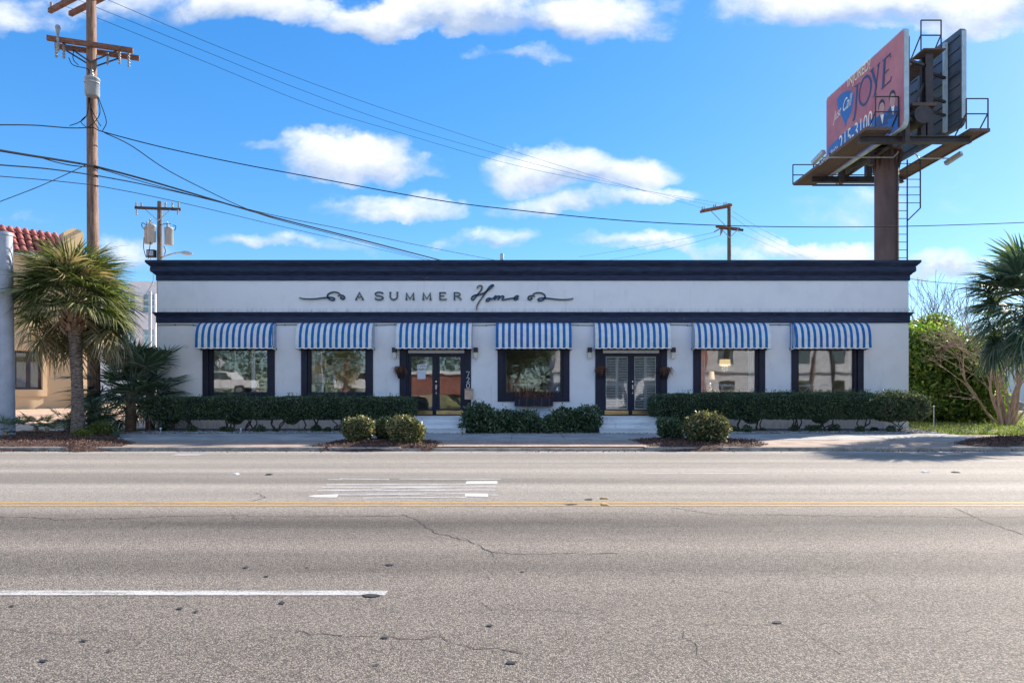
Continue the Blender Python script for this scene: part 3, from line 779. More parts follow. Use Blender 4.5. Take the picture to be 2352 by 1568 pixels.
SW = [[(50, 203), (75, 210), (120, 214), (175, 213), (230, 207), (288, 202), (322, 203), (339, 213), (328, 224), (303, 218), (284, 200), (286, 177), (312, 161), (346, 158), (374, 167), (382, 182), (370, 188), (368, 180)],
      [(368, 190), (390, 182), (412, 188), (421, 203), (410, 214), (392, 209), (390, 199), (402, 197)]]
SIGN_STROKES['swash'] = (SW, 9, 1)
SIGN_STROKES['swash2'] = ([[(2345 - a, b + 5) for a, b in s] for s in SW], 9, 1)


def sgn(zx, zy, w): return ((860 + zx / 2.8) / 1.2755, (800 + zy / 2.8) / 1.2755, w)


sign = thing('shop_sign', 'raised blue lettering A SUMMER Home between two swashes on white band', 'sign', (FX(1000), YF, FZ(683)))


def sgn3(u, v, w):
    a = sgn(u, v, w); return (FX(a[0]), YF - w, FZ(a[1]))


for k, (strokes, wd, sm) in SIGN_STROKES.items():
    nm = 'swash' if k.startswith('swash') else 'letter'
    mb = MB()
    for i, s in enumerate(strokes):
        ribbon(mb, s, wd + 10, sgn3, .012 + .0011 * i, .036 + .0011 * i, smooth=bool(sm), sub=4)
        ribbon(mb, s, (wd * 1.5 if not (nm == 'letter' and sm == 0 and i) else wd * 1.15), sgn3, .040 + .0011 * i, .058 + .0011 * i, m=1, taper=(nm == 'swash' or k in ('H',)), smooth=bool(sm), sub=6)
    mb.build(nm, [SIGNC, SIGNB], sign)


def decal(parent, x0px, width, zc, Y):
    """small white shop name on the glass"""
    k = width / (2295 - 50); x0 = FX(x0px); mb = MB()
    f3 = lambda u, v, w: (x0 + (u - 50) * k, Y - w, zc - (v - 195) * k)
    for key, (strokes, wd, sm) in SIGN_STROKES.items():
        for i, s in enumerate(strokes): ribbon(mb, s, 20, f3, .001 + .0002 * i, .003 + .0002 * i, smooth=bool(sm), sub=2)
    return mb.build('window_lettering', WHITEP, parent)


# windows: trim, sash, pane
wins = []
for i, (a, b, c, d) in enumerate(WIN):
    xa, xb, xc, xd = FX(a), FX(b), FX(c), FX(d); zg = FZ(900); zt = 3.60
    w = None
    mb = MB()       # flat boards of the surround, proud of the wall
    y0, y1 = YF - .030, YF + .12
    t1 = .205
    mb.box(xa, xa + t1, y0, y1, ZWB, ZWT); mb.box(xb - t1, xb, y0, y1, ZWB, ZWT)
    mb.box(xa + t1, xb - t1, y0 + .002, y1, ZWB, ZWB + .17); mb.box(xa + t1, xb - t1, y0 + .002, y1, ZWT - .12, ZWT)
    w = mb.build('window', NAVY2, shop); wins.append(w)
    mb = MB(); ya, yb = YF + .03, YF + .10
    mb.box(xa + t1, xc - .045, ya, yb, ZWB + .17, ZWT - .12); mb.box(xd + .045, xb - t1, ya, yb, ZWB + .17, ZWT - .12)
    mb.box(xc - .045, xd + .045, ya - .035, yb, ZWB + .17, zg - .045); mb.box(xc - .045, xd + .045, ya, yb, zt, ZWT - .12)
    mb.build('sash', NAVY2, w)
    mb = MB(); ya, yb = YF + .065, YF + .10
    mb.box(xc - .045, xc, ya, yb, zg - .045, zt); mb.box(xd, xd + .045, ya, yb, zg - .045, zt); mb.box(xc, xd, ya, yb, zg - .045, zg)
    mb.build('gasket', BLACKP, w)
    mb = MB(); mb.box(xc, xd, YF + .085, YF + .091, zg, zt); mb.build('pane', GLASS, w)
    if i in (2, 3, 4): decal(w, (1174, 1625, 1853)[i - 2], .93, FZ(883), YF + .083)

# doors
for i, (a, b, c, d) in enumerate(DOOR):
    xa, xb, xc, xd = FX(a), FX(b), FX(c), FX(d); xm = (xc + xd) / 2; zt = FZ(811)
    mb = MB(); y0, y1 = YF - .03, YF + .12
    mb.box(xa, xc - .06, y0, y1, ZDB - .1, ZWT); mb.box(xc - .06, xc, YF + .01, y1, ZDB - .1, ZWT)
    fr = mb.build('door_jamb', NAVY2, shop)
    mb = MB(); mb.box(xd + .06, xb, y0, y1, ZDB - .1, ZWT); mb.box(xd, xd + .06, YF + .01, y1, ZDB - .1, ZWT); mb.build('door_jamb', NAVY2, shop)
    mb = MB(); mb.box(xc, xd, YF + .02, YF + .1, zt + .005, FZ(804)); mb.build('transom', CREAM, fr)
    mb = MB(); mb.box(xc, xd, YF + .02, YF + .1, FZ(804) + .002, ZWT); mb.build('head_board', NAVY2, fr)
    mb = MB(); mb.box(xc - .1, xd + .1, YF - .05, YF + .12, ZDB, ZDB + .02); mb.build('threshold', BLACKP, fr)
    gl = [(943.4, 993), (1008.8, 1058)] if i == 0 else [(1392.2, 1441.5), (1457.9, 1506.6)]
    kp = [(940, 993.5), (1001, 1064.5)] if i == 0 else [(1388.5, 1444.5), (1452, 1513)]
    for s in (0, 1):
        l, r = (xc + .003, xm - .004) if s == 0 else (xm + .004, xd - .003)
        g0, g1 = FX(gl[s][0]), FX(gl[s][1]); zg0, zg1 = FZ(939.5), FZ(818.6); y0, y1 = YF + .05, YF + .1
        mb = MB(); zb = ZDB + .022
        mb.box(l, g0, y0, y1, zb, zt); mb.box(g1, r, y0, y1, zb, zt); mb.box(g0, g1, y0, y1, zb, zg0); mb.box(g0, g1, y0, y1, zg1, zt)
        dr = mb.build('door', NAVY2, shop)
        mb = MB(); mb.box(g0, g1, YF + .07, YF + .076, zg0, zg1); mb.build('pane', GLASS, dr)
        mb = MB(); q = .012
        for bx in ((g0, g0 + q, zg0, zg1), (g1 - q, g1, zg0, zg1), (g0 + q, g1 - q, zg0, zg0 + q), (g0 + q, g1 - q, zg1 - q, zg1)): mb.box(bx[0], bx[1], YF + .06, YF + .0695, bx[2], bx[3])
        mb.build('glazing_bead', WHITEP if i else BLACKP, dr)
        mb = MB(); mb.box(FX(kp[s][0]) + .01, FX(kp[s][1]) - .01, YF + .044, YF + .0495, zb + .015, FZ(942.3)); mb.build('kick_plate', BRASS, dr)
        if s == 1 and i == 1 or s == 0 and i == 0:
            hx = FX(1001.5) if i == 0 else FX(1453.5)
            mb = MB(); zz = FZ(876)
            mb.tube([(hx, YF + .05, zz), (hx, YF + .028, zz)], .026, 12); mb.build('deadbolt', CHROME, dr)
            mb = MB(); mb.box(hx - .024, hx + .024, YF + .035, YF + .05, FZ(893), FZ(884)); mb.tube([(hx, YF + .05, FZ(886)), (hx, YF + .0, FZ(886)), (hx, YF - .015, FZ(890)), (hx, YF - .005, FZ(897)), (hx, YF + .03, FZ(903))], [.012, .012, .015, .012, .010], 8)
            mb.tube([(hx, YF + .05, FZ(903)), (hx, YF + .03, FZ(903))], .022, 10); mb.build('handle', CHROME, dr)
    if i == 0:
        mb = MB(); l, r = FX(957), FX(980); mb.slab([(l, YF + .066, FZ(847)), (r, YF + .066, FZ(845.5)), (r + .02, YF + .066, FZ(835)), (l + .01, YF + .066, FZ(837.5))], (0, -.004, 0))
        os_ = mb.build('open_sign', WHITEP); tag(os_, 'small white OPEN sign inside the left door glass', 'sign')
        vs, fs, wd = text2d('OPEN'); k = (r - l - .05) / wd; mb = MB()
        mb.add([(l + .03 + vx * k, YF + .0615, FZ(845) + vy * k * 1.15 + (vx * k) * .06) for vx, vy in vs], fs)
        p_ = MB(); p_.v, p_.f, p_.m, p_.sm = mb.v, mb.f, mb.m, mb.sm; o = p_.build('lettering', BLACKP, os_)
        mb = MB(); mb.box(FX(958), FX(977), YF + .0625, YF + .066, FZ(870), FZ(849)); tag(mb.build('paper_notice', PAPER), 'white paper notice taped below the OPEN sign', 'notice')
        mb = MB(); mb.box(FX(988), FX(992), YF + .066, YF + .0692, FZ(938), FZ(934)); mb.build('alarm_sticker', PRINTB, shop)
# steps
for i, (l, r) in enumerate(((929, 1073), (1372, 1514))):
    xl, xr = (l - CX) / F * 22.4, (r - CX) / F * 22.4
    l1, r1 = ((971, 1073), (1377, 1520))[i]
    mb = MB(); mb.box(xl, xr, 22.42, YF - .002, 0.0, .62); mb.build('step', STEP, shop)
    mb = MB(); mb.box(xl - .02, xr + .02, 22.39, YF - .051, .621, .656); mb.build('step_tread', STEP, shop)
    mb = MB(); mb.box(xl - .0, xr + .0, 22.07, 22.419, 0, .455); mb.build('step', STEP, shop)
    mb = MB(); mb.box(xl - .02, xr + .02, 22.045, 22.418, .456, .487); mb.build('step_tread', STEP, shop)
    mb = MB(); mb.box(xl - .0, xr + .0, 21.72, 22.069, 0, .285); mb.build('step', STEP, shop)
    mb = MB(); mb.box(xl - .02, xr + .02, 21.695, 22.068, .286, .317); mb.build('step_tread', STEP, shop)

# awnings
AWN = [(a, b) for a, b, *_ in WIN] + [(a, b) for a, b, *_ in DOOR]
AWN.sort()
AWL = ['striped awning over the leftmost window', 'striped awning over the second window from the left', 'striped awning over the left double door with the OPEN sign', 'striped awning over the middle window with the planter box',
       'striped awning over the right double door with white shutters', 'striped awning over the curtained window', 'striped awning over the rightmost window']
PROF = [(0.0, 3.872), (.10, 3.868), (.20, 3.838), (.29, 3.775), (.365, 3.68), (.42, 3.56), (.455, 3.42), (.468, 3.28), (.47, 3.045)]
for i, (a, b) in enumerate(AWN):
    x0, x1 = FX(a) - .045, FX(b) + .045
    nb = 13 if i in (0, 3, 6) else 12
    pitch = (x1 - x0) / (nb + (-.54 if nb == 13 else .54)) ; bw = pitch * .46
    aw = thing('window_awning' if i not in (2, 4) else 'door_awning', 'blue and white ' + AWL[i], 'awning', ((x0 + x1) / 2, YF, 3.87), 'striped awnings along the front')
    edges = [x0]
    x = x0 + (0 if nb == 13 else pitch - bw); first = nb == 13
    segs = []
    if not first: segs.append((x0, x, 1))
    while x < x1 - 1e-4:
        segs.append((x, min(x + bw, x1), 0)); x += bw
        if x < x1 - 1e-4: segs.append((x, min(x + pitch - bw, x1), 1)); x += pitch - bw
    rr = random.Random(i); mb = MB()
    sag = lambda u, j: .006 * math.sin(u * 2.2 + i) * math.sin(j * .5) + .004 * math.sin(u * 9 + i * 2 + j * .7)
    for (l, r, m) in segs:
        n = len(PROF); vs = []
        for j, (dd, z) in enumerate(PROF):
            for xx in (l, r): vs.append((xx, YF - .006 - dd - sag(xx, j), z))
        mb.add(vs, [(2 * j, 2 * j + 2, 2 * j + 3, 2 * j + 1) for j in range(n - 1)], m, True)
    def zprof(dd):
        for (d0, z0), (d1, z1) in zip(PROF, PROF[1:]):
            if d0 <= dd <= d1: return z0 + (z1 - z0) * (dd - d0) / max(1e-6, d1 - d0)
        return PROF[-1][1]
    for xs in (x0, x1):
        dl = 0.0; m = 0
        while dl < .468:
            dh = min(dl + (.066 if m == 0 else .09), .468)
            mb.quad((xs, YF - .006 - dl, 3.05), (xs, YF - .006 - dh, 3.05), (xs, YF - .006 - dh, zprof(dh)), (xs, YF - .006 - dl, zprof(dl)), m); dl = dh; m = 1 - m
    mb.build('canopy', [BLUE, CREAM], aw)
    mb = MB(); tr = []
    for (l, r, m) in segs:
        k = 5
        for q in range(k):
            ua, ub = l + (r - l) * q / k, l + (r - l) * (q + 1) / k
            zc = lambda u: 2.985 - .026 * abs(math.sin(math.pi * (u - x0) / pitch * .95))
            yo = lambda u: YF - .478 - .010 * math.sin((u - x0) * 8 + i)
            mb.quad((ua, yo(ua), 3.05), (ua, yo(ua), zc(ua)), (ub, yo(ub), zc(ub)), (ub, yo(ub), 3.05), m); tr.append((ua, yo(ua), zc(ua)))
    tr.append((x1, YF - .478, 2.985)); mb.tube(tr, .018, 6, 2)
    for xs, sg in ((x0, -1), (x1, 1)):
        t2 = []
        for q in range(9):
            dd = .478 * q / 8; zz = 2.985 - .026 * abs(math.sin(math.pi * dd / .16)) - .02 * (1 - q / 8)
            t2.append((xs + sg * .004, YF - .006 - dd, zz))
            if q: mb.quad((t2[-2][0], t2[-2][1], 3.052), t2[-2], t2[-1], (t2[-1][0], t2[-1][1], 3.052), (q // 2) % 2)
        mb.tube(t2, .017, 6, 2)
    mb.build('valance', [BLUE, CREAM, AWTRIM], aw)
    mb = MB()
    for xs in (x0 + .03, x1 - .03): mb.tube([(xs, YF - .005, 3.06), (xs, YF - .44, 3.06)], .014, 6); mb.box(xs - .05, xs + .05, YF - .07, YF - .002, 2.93, 3.0)
    mb.tube([(x0 + .03, YF - .44, 3.06), (x1 - .03, YF - .44, 3.06)], .014, 6); mb.build('frame', BLACKP, aw)

# cable with clips under the lower cornice
mb = MB(); px = [361, 395, 420, 450]; rr = random.Random(2)
pts = []
x = 361.0
while x < 1880: pts.append((FX(x), YF - .018, FZ(746.5) + .012 * math.sin(x * .05) + rr.uniform(-.004, .004))); x += 14
mb.tube(pts, .011, 5)
for k in range(3, len(pts), 3): p = pts[k]; mb.box(p[0] - .012, p[0] + .012, p[1] - .014, YF - .001, p[2] - .022, p[2] + .022)
tag(mb.build('facade_cable', CABLE), 'thin black cable clipped along the wall under the lower cornice', 'cable')

# wall lamps, number, letter box, baskets, window box
for px, lab in ((907, 'small dark wall lamp left of the OPEN door'), (1093, 'small dark wall lamp right of the OPEN door, above the house number'), (1354, 'small dark wall lamp left of the shuttered door'), (1545, 'small dark wall lamp right of the shuttered door')):
    X = FX(px); z = FZ(808); t = thing('wall_lamp', lab, 'wall lamp', (X, YF, z), 'wall lamps beside the doors')
    mb = MB(); mb.box(X - .04, X + .04, YF - .03, YF - .001, z - .11, z + .12); mb.build('back_plate', CREAM, t)
    mb = MB(); mb.box(X - .075, X + .075, YF - .16, YF - .031, z - .02, z + .145); mb.build('hood', BLACKP, t)
    mb = MB(); mb.box(X - .062, X + .062, YF - .145, YF - .045, z - .23, z - .021); mb.build('diffuser', SIGNC, t)
DIG = {'7': [[(0, 1), (.62, 1), (.25, 0)], [(0, 1), (0, .84)]], '2': [[(.02, .8), (.1, .96), (.32, 1), (.55, .9), (.58, .7), (.4, .42), (.02, .04), (.62, .02)], [(.62, .02), (.62, .16)]],
       '0': [[(.32, 1), (.08, .85), (0, .5), (.08, .15), (.32, 0), (.56, .15), (.64, .5), (.56, .85), (.32, 1)]]}
hn = thing('house_number', 'white numerals 720 down the right jamb of the OPEN door', 'house number', (FX(1075.5), YF, FZ(873)))
for ch, yt in (('7', 853.5), ('2', 867), ('0', 880)):
    mb = MB(); hh = .17
    for q, s in enumerate(DIG[ch]): ribbon(mb, [(u * hh, v * hh) for u, v in s], .018, lambda u, v, w: (FX(1071.8) + u * .95, YF - .031 - w, FZ(yt + 11) + v), .0 + .001 * q, .012 + .001 * q, smooth=(ch == '0'), sub=4)
    mb.build('digit', WHITEP, hn)
t = thing('letter_box', 'copper coloured box mounted below the house number', 'letter box', (FX(1077), YF, FZ(905)))
mb = MB(); x0, x1 = FX(1068), FX(1086.5); mb.box(x0, x1, YF - .15, YF - .032, FZ(917), FZ(895.5)); mb.build('body', COPPER, t)
mb = MB(); mb.hexa([(x0 - .01, YF - .17, FZ(895)), (x1 + .01, YF - .17, FZ(895)), (x1 + .01, YF - .032, FZ(895)), (x0 - .01, YF - .032, FZ(895)), (x0 - .01, YF - .17, FZ(894)), (x1 + .01, YF - .17, FZ(894)), (x1 + .01, YF - .032, FZ(892)), (x0 - .01, YF - .032, FZ(892))]); mb.build('lid', COPPER, t)


def drygrass(mb, c, n, rad, up, seed, m=0, sx=1.0):
    rr = random.Random(seed)
    for k in range(n):
        a = rr.uniform(0, 2 * math.pi); o = Vector((rr.uniform(-1, 1) * sx, rr.uniform(-.07, .07), 0)) + Vector(c)
        d = Vector((math.cos(a), math.sin(a) - .25, 0)) * rr.uniform(.3, 1) * rad; h = up * rr.uniform(.4, 1.1)
        p0 = o; p1 = o + d * .45 + Vector((0, 0, h)); p2 = o + d + Vector((0, 0, h * rr.uniform(-1.2, .6)))
        s = d.cross(Vector((0, 0, 1))); s = (s.normalized() if s.length > 1e-6 else Vector((1, 0, 0))) * .009
        mb.add([p0 - s, p0 + s, p1 + s, p1 - s, p2], [(0, 1, 2, 3), (3, 2, 4)], m)


for px, py, lab in ((921, 856, 'black half basket of dead brown fern left of the OPEN door'), (1379, 856, 'black half basket of dead brown fern on the left jamb of the shuttered door'), (1526, 858, 'black half basket of dead brown fern on the right jamb of the shuttered door')):
    X = FX(px); z = FZ(py); t = thing('wall_basket', lab, 'plant basket', (X, YF, z), 'wall baskets of dead fern')
    mb = MB(); n = 9; rings = []
    for r, zz in ((.10, -.20), (.15, -.02), (.165, .0), (.165, .03)):
        rings.append([(X + r * math.cos(math.pi + math.pi * k / n), YF - .034 + r * math.sin(math.pi + math.pi * k / n), z + zz) for k in range(n + 1)])
    vs = [p for g in rings for p in g]; w = n + 1
    mb.add(vs, [(j * w + k, j * w + k + 1, (j + 1) * w + k + 1, (j + 1) * w + k) for j in range(3) for k in range(n)], 0, True); mb.add(rings[0], [tuple(range(w))]); mb.add(rings[-1], [tuple(range(w))])
    mb.add([g[0] for g in rings] + [g[-1] for g in rings], [(0, 1, 5, 4), (1, 2, 6, 5), (2, 3, 7, 6)]); mb.build('pot', BLACKP, t)
    mb = MB(); drygrass(mb, (X, YF - .11, z + .02), 170, .34, .20, px, sx=.12); mb.build('dead_fern', DRYF, t)
    mb = MB(); mb.tube([(X - .03, YF - .036, z + .05), (X - .03, YF - .037, z + .46), (X - .01, YF - .06, z + .52), (X + .03, YF - .06, z + .50)], .008, 5); mb.build('hook', BLACKP, t)
t = thing('window_box', 'navy planter box of dead reddish plants under the middle window', 'planter', (FX(1226), YF, FZ(925)))
x0, x1 = FX(1182), FX(1269.8); mb = MB(); mb.box(x0, x1, YF - .26, YF - .033, FZ(932.5) + .01, FZ(913)); mb.box(x0 - .012, x1 + .012, YF - .272, YF - .261, FZ(914.5), FZ(911.5)); mb.build('box', NAVY2, t)
mb = MB(); drygrass(mb, ((x0 + x1) / 2, YF - .15, FZ(913)), 420, .16, .20, 4, sx=.62); drygrass(mb, (x0 + .35, YF - .15, FZ(913)), 90, .22, .34, 8, sx=.30); mb.build('dead_plants', DRYF, t)
mb = MB()
for k in range(5): X = x0 + .15 + k * .26; mb.tube([(X, YF - .262, FZ(914)), (X + .02, YF - .275, FZ(925)), (X - .01, YF - .272, FZ(931))], .004, 4)
mb.build('dry_stems', TWIG, t)

# ---- things seen inside through the glass


def table_lamp(X, Y, z, h, base_mat_, shade_mat, label, sr=.2):
    t = thing('table_lamp', label, 'table lamp', (X, Y, z))
    mb = MB(); mb.lathe((X, Y, z), [(.09, 0), (.10, .03), (.13, .10), (.12, .22), (.05, .32), (.02, .36), (.015, .5)], 14); mb.build('base', base_mat_, t)
    mb = MB(); mb.lathe((X, Y, z + .40), [(sr, 0), (sr * .85, .30)], 18); mb.build('lamp_shade', shade_mat, t)
    return t


Xs = lambda px, Y: (px - CX) / F * Y
Yd = 24.2


def display(px0, px1, top, label, mat=WHITEP):
    t = thing('display_table', label, 'table', (Xs((px0 + px1) / 2, Yd), Yd, .64)); a, b = Xs(px0, Yd), Xs(px1, Yd)
    mb = MB(); mb.box(a, b, Yd - .18, Yd + .3, top - .04, top); mb.build('table_top', mat, t)
    for q in ((a + .03, Yd - .15), (b - .03, Yd - .15), (a + .03, Yd + .27), (b - .03, Yd + .27)):
        mb = MB(); mb.box(q[0] - .025, q[0] + .025, q[1] - .025, q[1] + .025, .64, top - .041); mb.build('leg', mat, t)


display(716, 800, 1.42, 'dark display table behind the second window from the left', INFLOOR)
display(495, 610, 1.38, 'dark display table behind the leftmost window', INFLOOR)
display(1262, 1300, 1.42, 'side table inside the right part of the middle window', INFLOOR)
table_lamp(Xs(739, Yd), Yd - .05, 1.42, .7, TEAL, SHADE, 'teal based table lamp with a pale shade in the second window', .23)
t = thing('glass_jar', 'tall amber glass jar with twigs in the second window', 'vase', (Xs(769, Yd), Yd, 1.42)); X = Xs(769, Yd)
mb = MB(); mb.lathe((X, Yd, 1.42), [(.12, 0), (.14, .05), (.14, .5), (.11, .62), (.11, .64)], 16); mb.build('jar', glassmat('amber_glass', .15, (.75, .55, .32), .1), t)
mb = MB(); rr = random.Random(1)
for k in range(12): mb.tube([(X, Yd, 1.45), (X + rr.uniform(-.06, .06), Yd + rr.uniform(-.05, .05), 2.0), (X + rr.uniform(-.3, .3), Yd + rr.uniform(-.1, .1), 2.0 + rr.uniform(.3, .75))], .004, 4)
mb.build('twigs', TWIG, t)
mb = MB(); X = Xs(790, Yd); mb.box(X - .13, X + .11, Yd - .05, Yd + .12, 1.421, 1.50); mb.box(X - .11, X + .13, Yd - .05, Yd + .11, 1.501, 1.57); tag(mb.build('red_box', REDT), 'red gift box on the display table in the second window', 'box')
mb = MB(); X = Xs(592, Yd); mb.box(X - .12, X + .12, Yd - .1, Yd + .1, 1.381, 1.53); tag(mb.build('red_box', REDT), 'red box low in the right part of the leftmost window', 'box')
mb = MB(); X = Xs(583, 24.2); mb.box(X - .06, X + .06, 24.15, 24.27, .64, 4.2); tag(mb.build('inner_post', WHITEP), 'pale upright post just inside the leftmost window', 'post')
mb = MB(); X = Xs(721, 24.2); mb.box(X - .06, X + .06, 24.15, 24.27, .64, 4.2); tag(mb.build('inner_post', WHITEP), 'pale upright post inside the left edge of the second window', 'post')
table_lamp(Xs(1281, Yd), Yd, 1.42, .7, CHROME, SHADE, 'table lamp with a white drum shade in the middle window', .2)


def curtain(x0, x1, label):
    mb = MB(); n = 24; vs = []
    for k in range(n + 1):
        u = k / n; X = x0 + (x1 - x0) * u; Y = YF + .22 + .03 * math.sin(u * 22)
        vs += [(X, Y, 1.0), (X, Y, 3.8)]
    for k in range(n + 1): vs += [(vs[2 * k][0], vs[2 * k][1] + .008, 1.0), (vs[2 * k][0], vs[2 * k][1] + .008, 3.8)]
    o = 2 * (n + 1)
    mb.add(vs, [(2 * k, 2 * k + 2, 2 * k + 3, 2 * k + 1) for k in range(n)] + [(o + 2 * k, o + 2 * k + 1, o + 2 * k + 3, o + 2 * k + 2) for k in range(n)], 0, True)
    tag(mb.build('curtain', CURT), label, 'curtain')


curtain(FX(1606), FX(1624), 'white curtain gathered at the left side of the curtained window'); curtain(FX(1724), FX(1742), 'white curtain gathered at the right side of the curtained window')
curtain(FX(1958), FX(1972), 'narrow white curtain at the right side of the rightmost window')


def emat(name, col, s):
    m, t, b, out = base_mat(name); b.inputs['Base Color'].default_value = c4(col); b.inputs['Emission Color'].default_value = c4(col); b.inputs['Emission Strength'].default_value = s; return m


t = thing('pendant_lamp', 'lit warm drum pendant lamp hanging inside the curtained window', 'pendant lamp', (Xs(1665, 25.2), 25.2, 4.6)); X = Xs(1665, 25.2); z = CAMH - (839 - CY) / F * 25.2
mb = MB(); mb.lathe((X, 25.2, z), [(.20, 0), (.19, .22)], 18); mb.build('lamp_shade', emat('warm_shade', (1, .72, .36), .24), t)
pl_ = bpy.data.lights.new('pendant_light', 'POINT'); pl_.energy = 4; pl_.color = (1, .8, .55); pl_.shadow_soft_size = .12; po_ = bpy.data.objects.new('pendant_light', pl_); COL.objects.link(po_); po_.parent = t; po_.location = (0, 0, z - .12 - 4.6)
mb = MB(); mb.tube([(X, 25.2, z + .21), (X, 25.2, 5.05)], .008, 5); mb.build('cord', BLACKP, t)


def xchair(px, label):
    Y = 24.9; X = Xs(px, Y); t = thing('white_chair', label, 'chair', (X, Y, .64), 'white cross back chairs')
    zt = CAMH - (884.5 - CY) / F * Y
    mb = MB(); mb.box(X - .22, X + .22, Y, Y + .42, 1.08, 1.12); mb.build('seat', WHITEP, t)
    for q in ((-.2, .40), (.2, .40)): mb = MB(); mb.box(X + q[0] - .02, X + q[0] + .02, Y + q[1] - .02, Y + q[1] + .02, .64, 1.079); mb.build('leg', WHITEP, t)
    for q in (-.22, .22): mb = MB(); mb.box(X + q - .02, X + q + .02, Y - .045, Y - .005, .64, zt - .05); mb.build('back_post', WHITEP, t)
    mb = MB(); mb.box(X - .27, X + .27, Y - .05, Y - .002, zt - .049, zt + .01); mb.build('top_rail', WHITEP, t)
    mb = MB(); mb.bar((X - .2, Y - .03, zt - .05), (X + .16, Y - .03, 1.2), .035, .02); mb.bar((X + .2, Y - .012, zt - .05), (X - .16, Y - .012, 1.2), .035, .014); mb.build('cross_back', WHITEP, t)


xchair(1671, 'white cross back chair inside the curtained window'); xchair(1845, 'white cross back chair at the left edge of the rightmost window')
table_lamp(Xs(1629, 25.6), 25.6, 1.55, .7, CHROME, SHADE, 'table lamp behind the left curtain of the curtained window', .2)
t = thing('console_table', 'pale console table inside the curtained window', 'table', (Xs(1680, 25.7), 25.7, .64))
mb = MB(); mb.box(Xs(1618, 25.7), Xs(1740, 25.7), 25.35, 25.95, 1.50, 1.55); mb.build('table_top', WHITEP, t)
for px in (1622, 1736):
    for yy in (25.4, 25.9): mb = MB(); X = Xs(px, 25.7); mb.box(X - .03, X + .03, yy - .03, yy + .03, .64, 1.499); mb.build('leg', WHITEP, t)

# plantation shutters behind the right door
for s, (a, b) in enumerate(((1389, 1445), (1455, 1511))):
    x0, x1 = FX(a), FX(b); Y = YF + .16; t = thing('door_shutter', 'white slatted shutter behind the %s glass of the shuttered door' % ('left', 'right')[s], 'shutter', ((x0 + x1) / 2, Y, .75), 'white shutters behind the right door')
    mb = MB(); xm = (x0 + x1) / 2 + .02
    z0, z1, zm = .78, 2.80, FZ(882)
    for l, r in ((x0, x0 + .06), (xm - .05, xm + .05), (x1 - .06, x1)): mb.box(l, r, Y - .015, Y + .015, z0, z1)
    for l, r in ((x0 + .06, xm - .05), (xm + .05, x1 - .06)):
        mb.box(l, r, Y - .014, Y + .014, z0, z0 + .08); mb.box(l, r, Y - .014, Y + .014, z1 - .08, z1); mb.box(l, r, Y - .014, Y + .014, zm - .06, zm + .06)
    mb.build('frame', WHITEP, t)
    sm = None
    for l, r in ((x0 + .06, xm - .05), (xm + .05, x1 - .06)):
        for za, zb in ((z0 + .08, zm - .06), (zm + .06, z1 - .08)):
            n = int((zb - za) / .083); mb = MB()
            for k in range(n):
                z = za + (k + .5) * (zb - za) / n; mb = MB()
                mb.hexa([(l + .003, Y - .024, z - .030), (r - .003, Y - .024, z - .030), (r - .003, Y + .024, z + .024), (l + .003, Y + .024, z + .024),
                         (l + .003, Y - .024, z - .022), (r - .003, Y - .024, z - .022), (r - .003, Y + .024, z + .032), (l + .003, Y + .024, z + .032)])
                mb.build('slat', WHITEP, t)
            mb = MB(); X = (l + r) / 2; mb.tube([(X, Y - .034, za + .03), (X, Y - .034, zb - .03)], .006, 5); mb.build('tilt_rod', WHITEP, t)
# ------------------------------------------------------------------ plants


def unit(v): return v / np.maximum(np.linalg.norm(v, axis=1, keepdims=True), 1e-9)


def leaf_mesh(p, nrm, L, Wd, rng, bias=0.6, var=0.35):
    """one bent four-cornered leaf at every point"""
    n = len(p); r = unit(rng.normal(size=(n, 3)))
    t = unit(r + nrm * bias); s = unit(np.cross(t, unit(rng.normal(size=(n, 3)))))
    up = np.cross(s, t); l = (L * (1 + var * rng.uniform(-1, 1, n)))[:, None]; w = (Wd * (1 + var * rng.uniform(-1, 1, n)))[:, None]
    a = p - t * l * 0.15; b = p + t * l * .38 + s * w * .5 + up * l * .08; c = p + t * l * .85; d = p + t * l * .38 - s * w * .5 + up * l * .08
    v = np.stack([a, b, c, d], 1).reshape(-1, 3); f = np.arange(4 * n).reshape(n, 4)
    return v, f


def blob_points(blobs, n, rng, depth=0.18, rough=0.012):
    """points in the outer skin of a union of super-ellipsoids (cx,cy,cz,a,b,c,power)"""
    A = np.array(blobs, float); area = (A[:, 3] * A[:, 4] + A[:, 4] * A[:, 5] + A[:, 3] * A[:, 5]); k = rng.choice(len(A), n, p=area / area.sum())
    B = A[k]; d = unit(rng.normal(size=(n, 3))) ; d = unit(d * B[:, 3:6])
    q = np.abs(d / B[:, 3:6]); r = (q ** B[:, 6:7]).sum(1) ** (-1 / B[:, 6])
    sc = 1 - depth * rng.random(n) ** 1.5 + rng.normal(0, .022, n)
    p = B[:, :3] + d * (r * sc)[:, None]
    g = np.sign(d) * (q ** (B[:, 6:7] - 1)) / B[:, 3:6]; nr = unit(g)
    lump = np.sin(p[:, 0] * 7.3 + 2 * np.sin(p[:, 2] * 5.1)) + np.sin(p[:, 1] * 8.9 + p[:, 0] * 3.1) + np.sin(p[:, 2] * 9.7 + p[:, 1] * 4.0) + .6 * np.sin(p[:, 0] * 19 + p[:, 2] * 17)
    p = p + nr * (lump * rough + rng.exponential(rough * .7, n))[:, None]
    keep = np.ones(n, bool)
    for j in range(len(A)):
        e = (np.abs((p - A[j, :3]) / A[j, 3:6]) ** A[j, 6]).sum(1)
        keep &= ~((e < 0.62 ** A[j, 6]) & (k != j))
    return p[keep], nr[keep]


